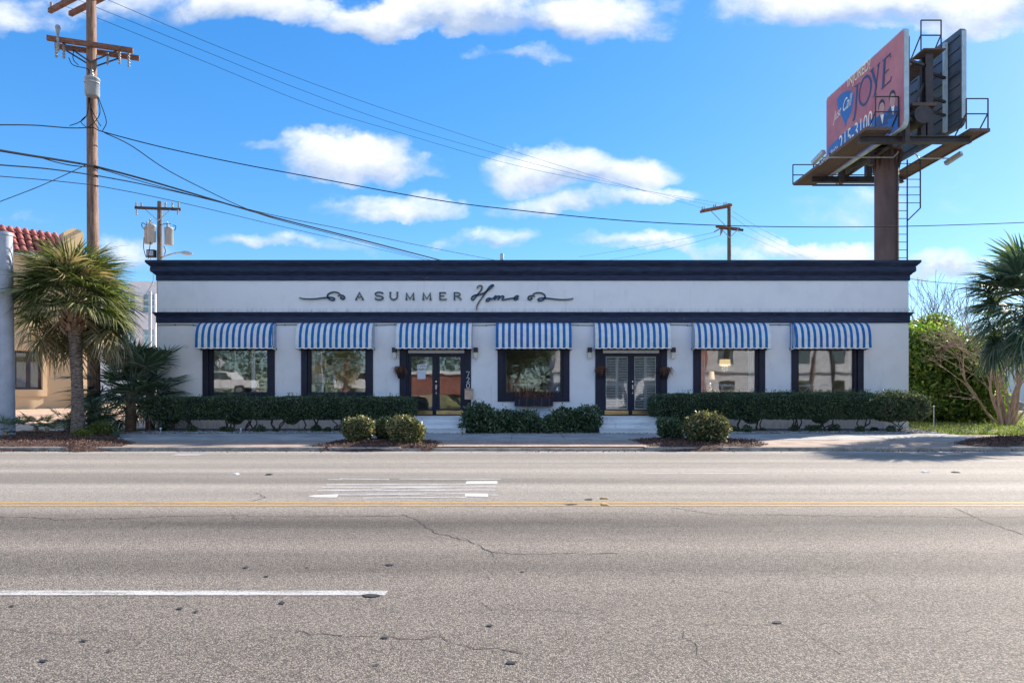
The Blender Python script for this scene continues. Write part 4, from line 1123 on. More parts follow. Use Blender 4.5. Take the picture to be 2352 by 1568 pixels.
def stem_tubes(mb, base, tips, r0, rng, m=0, wig=.06):
    for tip in tips:
        b = Vector(base) + Vector((rng.normal(0, .03), rng.normal(0, .03), 0)); t = Vector(tip); pts = []
        for k in range(6):
            u = k / 5; p = b.lerp(t, u); 
            if 0 < k < 5: p += Vector((rng.normal(0, wig), rng.normal(0, wig), rng.normal(0, wig * .4)))
            pts.append(p)
        pts = smoothpts(pts, 3); mb.tube(pts, [r0 * (1 - .65 * i / (len(pts) - 1)) for i in range(len(pts))], 6, m)


def shrub(name, label, cat, base, blobs, n, L, Wd, mats, stems=(), group=None, core=0.72, seed=0, weights=None, bias=.6, foliage='foliage', sr=.022, depth=.18, rough=.012):
    rng = np.random.default_rng(seed + 100); t = thing(name, label, cat, base, group)
    p, nr = blob_points(blobs, n, rng, depth, rough); v, f = leaf_mesh(p, nr, L, Wd, rng, bias)
    o = np_mesh(foliage, v, f, mats, t)
    if len(mats) > 1: o.data.polygons.foreach_set('material_index', rng.choice(len(mats), len(f), p=weights).astype(np.int32))
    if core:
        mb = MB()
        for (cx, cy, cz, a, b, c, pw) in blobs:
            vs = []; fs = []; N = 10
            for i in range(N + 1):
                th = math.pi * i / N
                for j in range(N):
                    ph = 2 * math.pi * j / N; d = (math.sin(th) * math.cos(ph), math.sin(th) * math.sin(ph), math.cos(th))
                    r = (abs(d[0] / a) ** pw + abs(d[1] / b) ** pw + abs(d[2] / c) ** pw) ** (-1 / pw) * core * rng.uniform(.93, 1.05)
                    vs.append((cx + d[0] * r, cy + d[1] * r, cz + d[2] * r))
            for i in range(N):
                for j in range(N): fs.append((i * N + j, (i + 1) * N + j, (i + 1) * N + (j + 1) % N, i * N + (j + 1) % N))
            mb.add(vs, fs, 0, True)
        mb.build('shade_core', HEDGED, t)  # dark core painted as inner shade, also stops light leaking through
    for st in stems:
        mb = MB(); stem_tubes(mb, st[0], st[1], sr, rng); mb.build('stem', BARK, t)
    return t


rr = random.Random(21)


def hedge_line(label, x0, x1, z0, z1, y, dy, nstem, seed, n):
    rr = random.Random(seed); blobs = []; X = x0; stems = []
    k = max(3, int((x1 - x0) / 1.05)); st = (x1 - x0) / k
    for i in range(k):
        c = x0 + st * (i + .5); dz = rr.uniform(-.025, .025)
        blobs.append((c, y + rr.uniform(-.04, .04), (z0 + z1) / 2 + dz * .5, st * .70, dy + rr.uniform(-.04, .03), (z1 - z0) / 2 + dz * .5, 4.5))
        if i % 2 == 0: blobs.append((c + rr.uniform(-.2, .2), y, z0 + .04, .26, dy * .5, .19, 2.2))
    for i in range(nstem):
        X = x0 + (x1 - x0) * (i + .5) / nstem + rr.uniform(-.15, .15); b = (X, y + rr.uniform(-.15, .1), .12)
        stems.append((b, [(X + rr.uniform(-.45, .45), y + rr.uniform(-.25, .2), z0 + .25) for _ in range(rr.choice((3, 4, 4)))]))
    return shrub('hedge', label, 'hedge', ((x0 + x1) / 2, y, .15), blobs, n, .052, .034, [HEDGE], stems, 'clipped hedges along the front', .80, seed, bias=.75, sr=.030, rough=.005)


hy = 22.6
hx = lambda px: (px - CX) / F * (hy - .5)
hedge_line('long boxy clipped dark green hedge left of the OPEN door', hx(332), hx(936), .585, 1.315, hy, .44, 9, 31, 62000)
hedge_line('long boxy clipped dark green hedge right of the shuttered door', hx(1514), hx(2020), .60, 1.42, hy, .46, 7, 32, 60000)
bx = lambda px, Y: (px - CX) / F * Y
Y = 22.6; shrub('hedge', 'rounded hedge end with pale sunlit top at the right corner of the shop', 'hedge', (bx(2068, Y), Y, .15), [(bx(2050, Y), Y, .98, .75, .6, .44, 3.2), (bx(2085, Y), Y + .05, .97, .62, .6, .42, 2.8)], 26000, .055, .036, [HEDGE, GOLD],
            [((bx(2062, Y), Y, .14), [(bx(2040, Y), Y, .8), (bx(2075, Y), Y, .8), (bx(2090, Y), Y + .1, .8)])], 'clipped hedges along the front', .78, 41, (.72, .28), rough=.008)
ORD = ('first', 'second', 'third', 'fourth', 'fifth', 'sixth', 'seventh', 'eighth', 'ninth', 'tenth', 'eleventh', 'twelfth')
# low growth beneath the hedges
mb = MB()
for i, (p0, p1, k) in enumerate(((370, 930, 11), (1660, 2080, 10))):
    for q in range(k):
        X = bx(p0 + (p1 - p0) * (q + rr.random()) / k, 22.5); Y = 22.45 + rr.uniform(-.2, .2); s = rr.uniform(.06, .15)
        shrub('low_sprout', ('%s low leafy sprout under the left hedge, counted from the left' % ORD[q], '%s low leafy sprout under the right hedge, counted from the left' % ORD[q])[i], 'sprout', (X, Y, .16), [(X, Y, .16 + s * .7, s * 1.3, s, s, 2)], 420, .06, .035, [HEDGE], group=('sprouts under the left hedge', 'sprouts under the right hedge')[i], core=0, seed=200 + q + 20 * i, depth=.7)

Y = 22.1
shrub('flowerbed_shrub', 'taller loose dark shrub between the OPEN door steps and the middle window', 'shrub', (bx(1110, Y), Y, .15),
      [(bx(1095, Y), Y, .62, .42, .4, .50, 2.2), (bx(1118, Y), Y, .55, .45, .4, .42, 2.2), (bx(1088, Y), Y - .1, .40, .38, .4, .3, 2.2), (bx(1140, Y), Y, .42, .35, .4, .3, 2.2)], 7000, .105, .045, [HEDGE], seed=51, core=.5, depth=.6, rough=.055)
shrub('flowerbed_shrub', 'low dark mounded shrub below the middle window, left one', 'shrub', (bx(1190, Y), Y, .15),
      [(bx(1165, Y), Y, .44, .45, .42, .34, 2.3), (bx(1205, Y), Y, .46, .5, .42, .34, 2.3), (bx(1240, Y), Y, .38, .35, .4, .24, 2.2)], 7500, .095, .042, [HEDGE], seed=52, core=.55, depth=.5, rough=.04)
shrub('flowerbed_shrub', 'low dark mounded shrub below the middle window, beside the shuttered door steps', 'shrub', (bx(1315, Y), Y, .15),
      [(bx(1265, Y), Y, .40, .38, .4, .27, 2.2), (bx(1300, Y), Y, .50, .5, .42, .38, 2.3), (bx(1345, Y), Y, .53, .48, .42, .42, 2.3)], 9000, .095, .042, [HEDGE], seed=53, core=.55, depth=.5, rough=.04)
for (l, r, t_, b_, Y, lab, gold, sd) in ((790, 856, 962, 1014, 17.9, 'small clipped shrub with sun tinted cream leaves, alone in the left mulch bed', .75, 61), (866, 915, 962, 1011, 18.3, 'small dark clipped shrub half hidden in the left mulch bed', .25, 62),
                                     (898, 973, 964, 1020, 17.6, 'small boxy clipped shrub with sun tinted cream leaves, rightmost in the left mulch bed', .8, 63),
                                     (1510, 1570, 964, 1005, 18.9, 'small dark green clipped shrub in the right mulch bed', .12, 64), (1578, 1670, 951, 1020, 17.8, 'biggest clipped shrub with sun tinted cream leaves in the right mulch bed', .7, 65)):
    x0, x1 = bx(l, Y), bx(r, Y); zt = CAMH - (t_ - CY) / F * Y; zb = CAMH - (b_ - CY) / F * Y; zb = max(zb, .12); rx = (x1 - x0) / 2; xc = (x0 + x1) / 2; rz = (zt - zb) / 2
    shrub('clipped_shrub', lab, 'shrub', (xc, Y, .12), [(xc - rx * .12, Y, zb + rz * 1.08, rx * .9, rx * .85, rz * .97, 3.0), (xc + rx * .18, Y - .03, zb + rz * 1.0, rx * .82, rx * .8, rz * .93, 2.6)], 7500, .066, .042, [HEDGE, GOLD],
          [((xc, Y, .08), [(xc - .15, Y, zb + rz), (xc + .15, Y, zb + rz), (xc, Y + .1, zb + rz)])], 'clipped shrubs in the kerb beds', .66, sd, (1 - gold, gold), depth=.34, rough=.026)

# mulch beds
MULCHN = 0


def bed(name, px, label, h, seed, chips):
    pts = []
    for (x, y) in px:
        Y = 1.28 * F / (y - CY); pts.append(((x - CX) / F * Y, Y))
    cx = sum(p[0] for p in pts) / len(pts); cy = sum(p[1] for p in pts) / len(pts)
    q = []
    for i in range(len(pts)):
        a, b = pts[i], pts[(i + 1) % len(pts)]
        for k in range(4): q.append((a[0] + (b[0] - a[0]) * k / 4, a[1] + (b[1] - a[1]) * k / 4))
    rng = random.Random(seed); vs = []; fs = []; n = len(q); rings = 6
    for j in range(rings + 1):
        u = 1 - j / rings
        for (x, y) in q:
            X = cx + (x - cx) * u + rng.uniform(-.03, .03) * (j > 0); Yy = cy + (y - cy) * u
            vs.append((X, Yy, gz(X, Yy) - .01 + h * math.sin((1 - u) * math.pi / 2) ** .7 + rng.uniform(0, .015)))
    for j in range(rings):
        for i in range(n): fs.append((j * n + i, j * n + (i + 1) % n, (j + 1) * n + (i + 1) % n, (j + 1) * n + i))
    mb = MB(); mb.add(vs, fs, 0, True); o = mb.build(name, MULCH, None, 'structure')
    g = np.random.default_rng(seed); V = np.array(vs); k = g.integers(0, len(vs) - n, chips); k2 = np.minimum(k + n + g.integers(-1, 2, chips), len(vs) - 1)
    p = V[k] + (V[k2] - V[k]) * g.random((chips, 1)) + g.normal(0, .05, (chips, 3)) * [1, 1, 0] + [0, 0, .012]
    v, f = leaf_mesh(p, np.tile([0, 0, .15], (chips, 1)), .055, .022, g, 1.0); np_mesh('mulch_chips', v, f, CHIP, o, 'stuff')


bed('mulch_bed', [(715, 1023), (760, 1014), (800, 1009.5), (900, 1009), (985, 1010.5), (1012, 1016), (1008, 1023), (980, 1026.5), (850, 1027.5), (730, 1027)], 'mulch', .07, 1, 5000)
bed('mulch_bed', [(1447, 1010), (1500, 1007), (1650, 1007.5), (1735, 1011), (1765, 1019), (1745, 1024), (1640, 1026.5), (1500, 1025.5), (1470, 1018)], 'mulch', .07, 2, 5000)
bed('mulch_bed', [(-120, 1018), (-60, 1005), (60, 995), (180, 994), (260, 1003), (310, 1017), (270, 1026), (150, 1028.5), (-40, 1029.5)], 'mulch', .13, 3, 9000)
bed('mulch_bed', [(2185, 1017), (2230, 1009), (2300, 1003), (2420, 1000), (2520, 1010), (2480, 1022), (2340, 1025), (2235, 1024)], 'mulch', .08, 4, 5000)

# grit and leaf litter swept against the kerb
g = np.random.default_rng(77); n = 1500; p = np.stack([g.uniform(-13, 17, n), 16.74 - .35 * g.random(n) ** 2.2, np.full(n, .012)], 1); keep = g.random(n) < .25 + .75 * (np.sin(p[:, 0] * 1.1) * np.sin(p[:, 0] * .37 + 1) > .1); p = p[keep]
v, f = leaf_mesh(p, np.tile([0, 0, .1], (len(p), 1)), .05, .025, g, .5); np_mesh('leaf_litter', v, f, CHIP, None, 'stuff')
# stray shoots standing out of the clipped hedges
for o in [o for o in list(COL.objects) if o.get('category') == 'hedge' and o.name.startswith('hedge')]:
    fo = [c for c in o.children if c.name.startswith('foliage')][0]; nv = len(fo.data.vertices); co = np.empty(nv * 3); fo.data.vertices.foreach_get('co', co); co = co.reshape(-1, 3) + np.array(o.location)
    zt = np.quantile(co[:, 2], .97); tops = co[co[:, 2] > zt]; g = np.random.default_rng(nv); pk = tops[g.integers(0, len(tops), 90)]; pk = np.repeat(pk, 5, 0) + np.stack([g.normal(0, .02, 450), g.normal(0, .02, 450), np.tile(np.arange(5) * .022, 90)], 1)
    v, f = leaf_mesh(pk, np.tile([0, 0, 1.0], (450, 1)), .05, .028, g, .8); np_mesh('stray_shoots', v, f, [HEDGE], o, 'stuff')

# gravel
g = np.random.default_rng(5); n = 9000
px_ = g.uniform(-12.6, 13.4, n); py_ = 21.68 + 1.4 * g.random(n) ** 1.3; pz_ = np.array([gz(a, b) for a, b in zip(px_, py_)]) + .018
oc = np.array([[1, 0, 0], [0, 1, 0], [-1, 0, 0], [0, -1, 0], [0, 0, .7], [0, 0, -.7]]); of = np.array([[0, 1, 4], [1, 2, 4], [2, 3, 4], [3, 0, 4], [1, 0, 5], [2, 1, 5], [3, 2, 5], [0, 3, 5]])
sc_ = g.uniform(.012, .034, (n, 1, 3)); ang = g.uniform(0, 6.28, n); ca, sa = np.cos(ang), np.sin(ang)
o3 = np.tile(oc, (n, 1, 1)) * sc_; R = np.zeros((n, 3, 3)); R[:, 0, 0] = ca; R[:, 0, 1] = -sa; R[:, 1, 0] = sa; R[:, 1, 1] = ca; R[:, 2, 2] = 1
o3 = np.einsum('nij,nkj->nki', R, o3) + np.stack([px_, py_, pz_], 1)[:, None, :]
np_mesh('gravel', o3.reshape(-1, 3), (np.tile(of, (n, 1, 1)) + (np.arange(n) * 6)[:, None, None]).reshape(-1, 3), PEBBLE, None, 'stuff')

# grass on the right, weeds on the left lot
g = np.random.default_rng(6)


def grass(n, x0, x1, y0, y1, h, mat, seed, name='grass', pw=1.0):
    g = np.random.default_rng(seed); x = g.uniform(x0, x1, n); y = y0 + (y1 - y0) * g.random(n) ** pw
    clump = np.sin(x * 2.1 + np.sin(y * 1.3) * 2) + np.sin(y * 1.9 + x * .7); keep = g.random(n) < .35 + .3 * (clump > 0) + .35 * (clump > .9); x, y = x[keep], y[keep]; n = len(x)
    z = np.array([gz(a, b) for a, b in zip(x, y)]) - .03; a = g.uniform(0, 6.28, n); d = np.stack([np.cos(a), np.sin(a), 0 * a], 1); s = np.stack([-np.sin(a), np.cos(a), 0 * a], 1) * .012
    hh = (h * g.uniform(.4, 1.3, n))[:, None]; p = np.stack([x, y, z], 1); up = np.array([0, 0, 1.0])
    v = np.stack([p - s, p + s, p + d * hh * .25 + up * hh * .7 + s * .7, p + d * hh * .8 + up * hh, p + d * hh * .25 + up * hh * .7 - s * .7], 1).reshape(-1, 3)
    i = np.arange(n)[:, None] * 5; f = np.concatenate([i + [0, 1, 2, 4], i + [4, 2, 3, 3]], 0)
    tri = np.concatenate([i + [0, 1, 2], i + [0, 2, 4], i + [4, 2, 3]], 0)
    return np_mesh(name, v, tri, mat, None, 'stuff')


grass(52000, 13.6, 36, 21.4, 37, .10, GRASSM, 6, pw=1.6)

# ---- palms
FRM = {}


def frond_mesh(kind, var, mat, nl=26, blade=.78, pet=.75, spread=115, droop=.35, wid=.038, hang=.25, pw=1.0):
    key = (kind, var)
    if key in FRM: return FRM[key]
    rr = random.Random(hash(kind) % 1000 * 0 + sum(map(ord, kind)) * 13 + var); vs = []; fs = []
    # petiole along +Y, arching down
    N = 5; w = .022
    for k in range(N + 1):
        u = k / N; y = pet * u; z = -hang * u * u * pet; ww = w * (1 - .5 * u)
        vs += [(-ww, y, z), (ww, y, z), (0, y, z - ww * 1.1)]
    for k in range(N):
        a = 3 * k
        fs += [(a, a + 1, a + 4, a + 3), (a + 1, a + 2, a + 5, a + 4), (a + 2, a, a + 3, a + 5)]
    hub = Vector((0, pet, -hang * pet)); slope = -2 * hang
    for i in range(nl):
        th = math.radians(-spread + 2 * spread * i / (nl - 1) + rr.uniform(-2.5, 2.5)); L = blade * (.72 + .28 * math.cos(th * .75)) * rr.uniform(.88, 1.08)
        d = Vector((math.sin(th), math.cos(th), slope * math.cos(th) * .8 + .22 * abs(math.sin(th)))).normalized()
        s = Vector((math.cos(th), -math.sin(th), 0)); nrm = s.cross(d)
        dr = droop * rr.uniform(.6, 1.5); M_ = 6; o = len(vs); tw = rr.uniform(-.35, .35)
        for k in range(M_ + 1):
            u = k / M_; wdt = wid * (.30 + 1.5 * u if u < .4 else .9 * (1 - ((u - .4) / .6) ** 1.3) + .02) * .5
            bend = max(0, u - .25) / .75
            p = hub + d * (L * u * (1 - .12 * dr * bend)) + Vector((0, 0, -1)) * (dr * L * bend ** 2 * .75) + s * (.02 * math.sin(u * 5 + i))
            sv = (s * math.cos(tw * u) + nrm * math.sin(tw * u)) * wdt
            vs += [tuple(p - sv), tuple(p + sv)]
        for k in range(M_): fs.append((o + 2 * k, o + 2 * k + 1, o + 2 * k + 3, o + 2 * k + 2))
    me = bpy.data.meshes.new('frond'); me.from_pydata([tuple(v) for v in vs], [], fs); me.materials.append(mat); me.update()
    FRM[key] = me; return me


def put_frond(parent, me, at, az, el, roll=0.0, s=1.0, name='frond'):
    """frond with its stalk leaving 'at' (relative to parent) towards azimuth az and elevation el"""
    d = Vector((math.cos(az) * math.cos(el), math.sin(az) * math.cos(el), math.sin(el))); r = Vector((math.sin(az), -math.cos(az), 0)); u = r.cross(d)
    R = Matrix((r, d, u)).transposed().to_4x4() @ Matrix.Rotation(roll, 4, 'Y')
    o = bpy.data.objects.new(name, me); COL.objects.link(o); o.parent = parent
    o.matrix_local = Matrix.Translation(at) @ R @ Matrix.Scale(s, 4); return o


def palm_trunk(t, base, top, r_base, r_mid, r_top, seed, boots=26):
    rng = random.Random(seed); base, top = Vector(base), Vector(top); mb = MB(); N = 46; n = 16; vs = []; fs = []
    for i in range(N + 1):
        u = i / N; c = base.lerp(top, u) + Vector((.05 * math.sin(u * 3.0), 0, 0)); r = r_base + (r_mid - r_base) * min(1, u * 3) if u < .33 else r_mid + (r_top - r_mid) * ((u - .33) / .67) ** 2
        for j in range(n):
            a = 2 * math.pi * j / n; rj = r * (1 + (.035 + .035 * u) * rng.uniform(-1, 1) + (.05 * u if i % 3 == 0 else 0)); vs.append((c.x + rj * math.cos(a), c.y + rj * math.sin(a), c.z + rng.uniform(-.012, .012)))
    for i in range(N):
        for j in range(n): fs.append((i * n + j, i * n + (j + 1) % n, (i + 1) * n + (j + 1) % n, (i + 1) * n + j))
    mb.add(vs, fs, 0, True); mb.build('trunk', PTRUNK, t)
    # old leaf bases crossing near the crown
    for k in range(boots):
        u = 1 - .42 * (k / boots) ; a = k * 2.4; c = base.lerp(top, .80 + .22 * u) if False else top + Vector((0, 0, -.95 * (k / boots) - .02))
        r = r_top * .92; d = Vector((math.cos(a), math.sin(a), 0)); s = Vector((-d.y, d.x, 0)); mb = MB()
        p0 = c + d * r; p1 = p0 + d * (.10 + .07 * rng.random()) + Vector((0, 0, .20 + .12 * rng.random())) + s * rng.choice((-1, 1)) * .09; w0, w1 = .085, .04
        th = d * .025
        mb.hexa([p0 - s * w0 - th, p0 + s * w0 - th, p0 + s * w0 + th, p0 - s * w0 + th, p1 - s * w1 - th * .5, p1 + s * w1 - th * .5, p1 + s * w1 + th * .5, p1 - s * w1 + th * .5]); mb.build('leaf_base', BOOT, t)


def palm(name, label, base, top, n, seed, rb=(.20, .155, .19), green=FRG, straw=FRY, gname='g', s=1.0, boots=26, lo=-62, frac=.4, group=None, fw=.050, clear=False, nl=27, dro=.34):
    t = thing(name, label, 'palm tree', base, group); palm_trunk(t, base, top, *rb, seed, boots); rng = random.Random(seed)
    at0 = Vector(top) - Vector(base)
    for i in range(n):
        u = (i + .5) / n; el = math.radians(82 - (82 - lo) * u ** .85 + rng.uniform(-8, 8)); az = i * 2.39996 + rng.uniform(-.25, .25)
        old = u > 1 - frac
        if clear and el < math.radians(6) and math.cos(az + math.pi / 2) > .30: continue
        if (old and rng.random() < .8) or rng.random() < .09: me = frond_mesh(gname + 'straw', rng.randrange(4), straw, nl=25, blade=.85, pet=.98, spread=108, droop=.70, wid=.042, hang=.26)  # besides old fronds, a few pale ones scattered to imitate sun highlights
        else: me = frond_mesh(gname + 'green', rng.randrange(4), green, nl=nl, blade=.84, pet=.90, spread=112, droop=dro + .2 * u, wid=fw, hang=.16)
        put_frond(t, me, at0 + Vector((.07 * math.cos(az), .07 * math.sin(az), .15 - .45 * u)), az, el, rng.uniform(-.5, .5), s * rng.uniform(.85, 1.12))
    return t


b_ = P(179, 1003, 20.5); b_.z = .12; tp = P(166, 765, 20.5)
palm('palm_tree', 'cabbage palm with a big sunlit crown in the mulch bed at left', b_, tp + Vector((0, 0, .85)), 185, 3, s=1.10, boots=44, frac=.24, lo=-36, clear=True, nl=34, dro=.55, fw=.042)
b_ = Vector((16.2, 21.3, .15))
palm('palm_tree', 'blue green fan palm cut by the right edge of the photo', b_, Vector((15.95, 21.3, 4.2)), 84, 9, green=FRD, straw=FRD, gname='r', s=1.28, lo=-50, frac=.25, fw=.075)


def fanbush(name, label, base, n, s, seed, mat, gname, el0=8, el1=75, group=None, h=.25, spread=105):
    t = thing(name, label, 'palmetto', base, group); rng = random.Random(seed)
    mb = MB(); mb.lathe(base, [(.10 * s + .03, -.05), (.09 * s, h)], 8); mb.build('trunk', BOOT, t)
    for i in range(n):
        az = i * 2.39996 + rng.uniform(-.3, .3); el = math.radians(el0 + (el1 - el0) * rng.random())
        me = frond_mesh(gname, rng.randrange(3), mat, nl=24, blade=.66, pet=.72, spread=spread, droop=.20, wid=.046, hang=.2)
        put_frond(t, me, Vector((0, 0, h * rng.uniform(.3, 1))), az, el, rng.uniform(-.4, .4), s * rng.uniform(.75, 1.15))
    return t


def at(px, py, Y, z=None):
    p = P(px, py, Y)
    p.z = gz(p.x, p.y) if z is None else z
    return p


fanbush('palmetto', 'big dark palmetto clump against the left corner of the shop', at(300, 970, 23.0), 56, 1.5, 5, FRD, 'pm', -15, 80, h=1.5)
fanbush('palmetto', 'dark palmetto with hanging leaves at the shop corner behind the hedge', at(345, 960, 24.3), 40, 1.35, 6, FRD, 'pm', -40, 80, h=2.3)
fanbush('palmetto', 'low palmetto growing around the utility pole base', at(222, 990, 21.6), 15, .85, 7, FRD, 'pm', 5, 70)
fanbush('palmetto', 'low dark palmetto just left of the cabbage palm trunk', at(158, 992, 21.3), 14, .62, 8, FRG, 'pg', 5, 75)
fanbush('palmetto', 'small sparse palmetto right of the pale pole', at(82, 985, 21.5), 9, .62, 9, FRG, 'pg', 15, 70, spread=80)
fanbush('palmetto', 'small drooping palmetto in front of the sandy lot', at(108, 1000, 20.3), 9, .5, 10, FRG, 'pg', -10, 50, spread=80)
fanbush('palmetto', 'dark palmetto in front of the pale pole foot', at(12, 1008, 19.0), 11, .62, 12, FRD, 'pm', 0, 75)


def rosette(label, base, n, L, w, seed, mat, el0=15, el1=80, name='agave'):
    t = thing(name, label, 'plant', base); rng = random.Random(seed)
    for i in range(n):
        az = i * 2.4 + rng.uniform(-.2, .2); el = math.radians(rng.uniform(el0, el1)); mb = MB(); d = Vector((math.cos(az) * math.cos(el), math.sin(az) * math.cos(el), math.sin(el))); s = Vector((-math.sin(az), math.cos(az), 0))
        l = L * rng.uniform(.7, 1.1); b0 = Vector(base); pts = [b0 + d * l * u + Vector((0, 0, -.3 * l * u * u)) for u in (0, .35, .7, 1)]
        ws = (w * .6, w, w * .6, .002); vs = []
        for p, q in zip(pts, ws): vs += [p - s * q, p + s * q, p + Vector((0, 0, -q * .4))]
        mb.add(vs, [(3 * k, 3 * k + 1, 3 * k + 4, 3 * k + 3) for k in range(3)] + [(3 * k + 1, 3 * k + 2, 3 * k + 5, 3 * k + 4) for k in range(3)] + [(3 * k + 2, 3 * k, 3 * k + 3, 3 * k + 5) for k in range(3)])
        mb.build('leaf', mat, t)
    return t


rosette('grey green agave at the end of the mulch bed near the walk', at(268, 1002, 20.0), 22, .42, .03, 3, FRD)
rosette('spiky yucca with long leaves over the left wall corner', at(366, 950, 23.35, 1.3), 26, 1.15, .022, 4, FRD, -20, 70, 'yucca')
rosette('young thin leaved yucca in the sandy lot left of the utility pole', at(150, 985, 23.5), 14, .6, .014, 6, FRG, 20, 80, 'yucca')
for (px, py, Y, s, lab, sd) in ((232, 992, 20.6, .34, 'low yellow green bush at the foot of the utility pole', 71), (186, 1011, 19.0, .22, 'small yellow green sprout in front of the cabbage palm trunk', 72), (270, 905, 36, .7, 'yellow green bush beyond the palmettos near the white block', 73)):
    b = at(px, py, Y); shrub('low_bush', lab, 'shrub', b, [(b.x, b.y, b.z + s * .6, s * 1.15, s, s * .75, 2), (b.x + s * .7, b.y, b.z + s * .4, s * .7, s * .6, s * .5, 2)], 900, .075, .05, [BUSHY], core=0, seed=sd, depth=.8)
for k, (px, lab) in enumerate(((292, 'red ribbon tied to a thin stake near the palmetto'), (307, 'bare thin stake near the palmetto'))):
    b = at(px + 50, 990, 22.6); b.x = (px - CX + 52) / F * 22.6; t = thing('garden_stake', lab, 'stake', b); mb = MB(); mb.tube([b, b + Vector((.01, 0, .62))], .012, 5); mb.build('stake', TWIG, t)
    if k == 0: mb = MB(); mb.slab([b + Vector((-.02, -.02, .62)), b + Vector((.05, -.02, .60)), b + Vector((.06, -.02, .25)), b + Vector((.01, -.02, .30)), b + Vector((-.06, -.02, .22))], (0, -.01, 0)); mb.build('ribbon', REDT, t)

# ---- right side: evergreen, bare shrub behind it, many stemmed crape myrtle
Y = 29.0; c = at(2170, 965, Y)
shrub('evergreen_bush', 'tall dense evergreen bush with yellow green sunlit edge beside the shop', 'bush', c,
      [(c.x - 1.1, Y, 1.3, 1.5, 1.4, 1.3, 2.2), (c.x + .5, Y - .1, 1.5, 1.5, 1.4, 1.5, 2.2), (c.x - .7, Y, 2.9, 1.6, 1.3, 1.3, 2.2), (c.x + .1, Y, 3.0, 1.2, 1.2, 1.0, 2.1), (c.x - 1.4, Y + .3, 3.4, 1.1, 1.2, .9, 2.1), (c.x + 1.1, Y, 2.1, .9, 1.1, 1.0, 2.1), (c.x + 1.3, Y - .4, 1.0, .8, .8, .8, 2)],
      40000, .16, .085, [BUSH, BUSHY], [((c.x, Y, .15), [(c.x - .8, Y, 2), (c.x + .6, Y, 2.2), (c.x, Y + .2, 2.6)])], core=.5, seed=81, depth=.55, bias=.5, sr=.06, weights=(.78, .22), rough=.10)
c2 = at(2120, 955, 31.5)
shrub('evergreen_bush', 'taller yellowish leafy bush behind the dense evergreen', 'bush', c2, [(c2.x - .1, 31.5, 3.6, 1.3, 1.2, 1.2, 2.1), (c2.x + 1.6, 31.7, 2.6, 1.2, 1.2, 1.2, 2.1), (c2.x + .5, 31.4, 4.5, .7, .8, .6, 2)], 9000, .15, .08, [BUSHY, BUSH], [((c2.x, 31.5, .2), [(c2.x, 31.5, 3), (c2.x + 1, 31.5, 3)])], core=.6, seed=82, depth=.6, weights=(.7, .3), sr=.05)


def branch(mb, p, d, r, L, depth, rng, spread, up, twigs, m=0, minr=.004):
    p = Vector(p); d = Vector(d).normalized(); pts = [p.copy()]; q = p.copy(); dd = d.copy(); seg = 4
    for k in range(seg):
        dd = (dd + Vector((rng.gauss(0, .11), rng.gauss(0, .11), rng.gauss(0, .07) + up))).normalized(); q = q + dd * L / seg; pts.append(q.copy())
    r1 = max(minr, r * .62)
    mb.tube(pts, [r + (r1 - r) * k / seg for k in range(seg + 1)], 6 if r > .02 else 4, m, caps=False)
    if depth <= 0: return
    for k in range(rng.choice((2, 2, 3))):
        a = dd + Vector((rng.gauss(0, spread), rng.gauss(0, spread), rng.gauss(.08, spread * .7)))
        branch(mb, q, a, r1 * rng.uniform(.65, .95), L * rng.uniform(.6, .9), depth - 1, rng, spread, up, twigs, m, minr)
    if rng.random() < .6:
        i = rng.choice((2, 3)); a = dd + Vector((rng.gauss(0, spread * 1.5), rng.gauss(0, spread * 1.5), rng.gauss(.1, spread))); branch(mb, pts[i], a, r1 * .6, L * .55, depth - 1, rng, spread, up, twigs, m, minr)


b = at(2312, 972, 26.5); t = thing('crape_myrtle', 'bare many stemmed tan barked tree on the right lawn', 'tree', b); rng = random.Random(15)
dirs = [(-.75, -.05, .8, .085), (-.42, .1, 1, .075), (-.95, .0, .62, .06), (-.2, -.1, 1, .07), (.05, .15, 1, .075), (.22, -.1, 1, .06), (.45, .1, 1, .07), (.7, 0, .9, .06), (-.1, .2, 1, .05), (.12, -.2, 1, .055), (.32, .2, 1, .045), (.9, .1, .75, .05)]
for k, (dx, dy, dz, r) in enumerate(dirs):
    mb = MB(); o = b + Vector((dx * .32 + rng.uniform(-.06, .06), dy * .4, -.05)); branch(mb, o, (dx * .55, dy, dz), r, 1.7 if k != 2 else 1.5, 3, rng, .30, .02 if k != 2 else -.01, True); mb.build('stem', MYRT, t)
mb = MB()
for k in range(26):
    a = rng.uniform(-1, 1); o = b + Vector((a * 1.1 - .5, rng.uniform(-.5, .5), rng.uniform(1.8, 3.0))); branch(mb, o, (a * .6 - .45, rng.uniform(-.3, .3), rng.uniform(.2, .8)), .016, .75, 3, rng, .42, .0, True, minr=.005)
mb.build('twigs', TWIG, t)
b = at(2160, 950, 36); t = thing('bare_shrub', 'tall bare dark twigged shrub rising behind the evergreen bush', 'shrub', b); rng = random.Random(18)
for k in range(9):
    mb = MB(); branch(mb, b + Vector((rng.uniform(-1.5, 1.5), rng.uniform(-.5, .5), 0)), (rng.uniform(-.35, .35), rng.uniform(-.2, .2), 1), .05, 2.3, 4, rng, .30, .05, True, minr=.009); mb.build('stem', TWIGD, t)
# ------------------------------------------------------------------ poles and cables


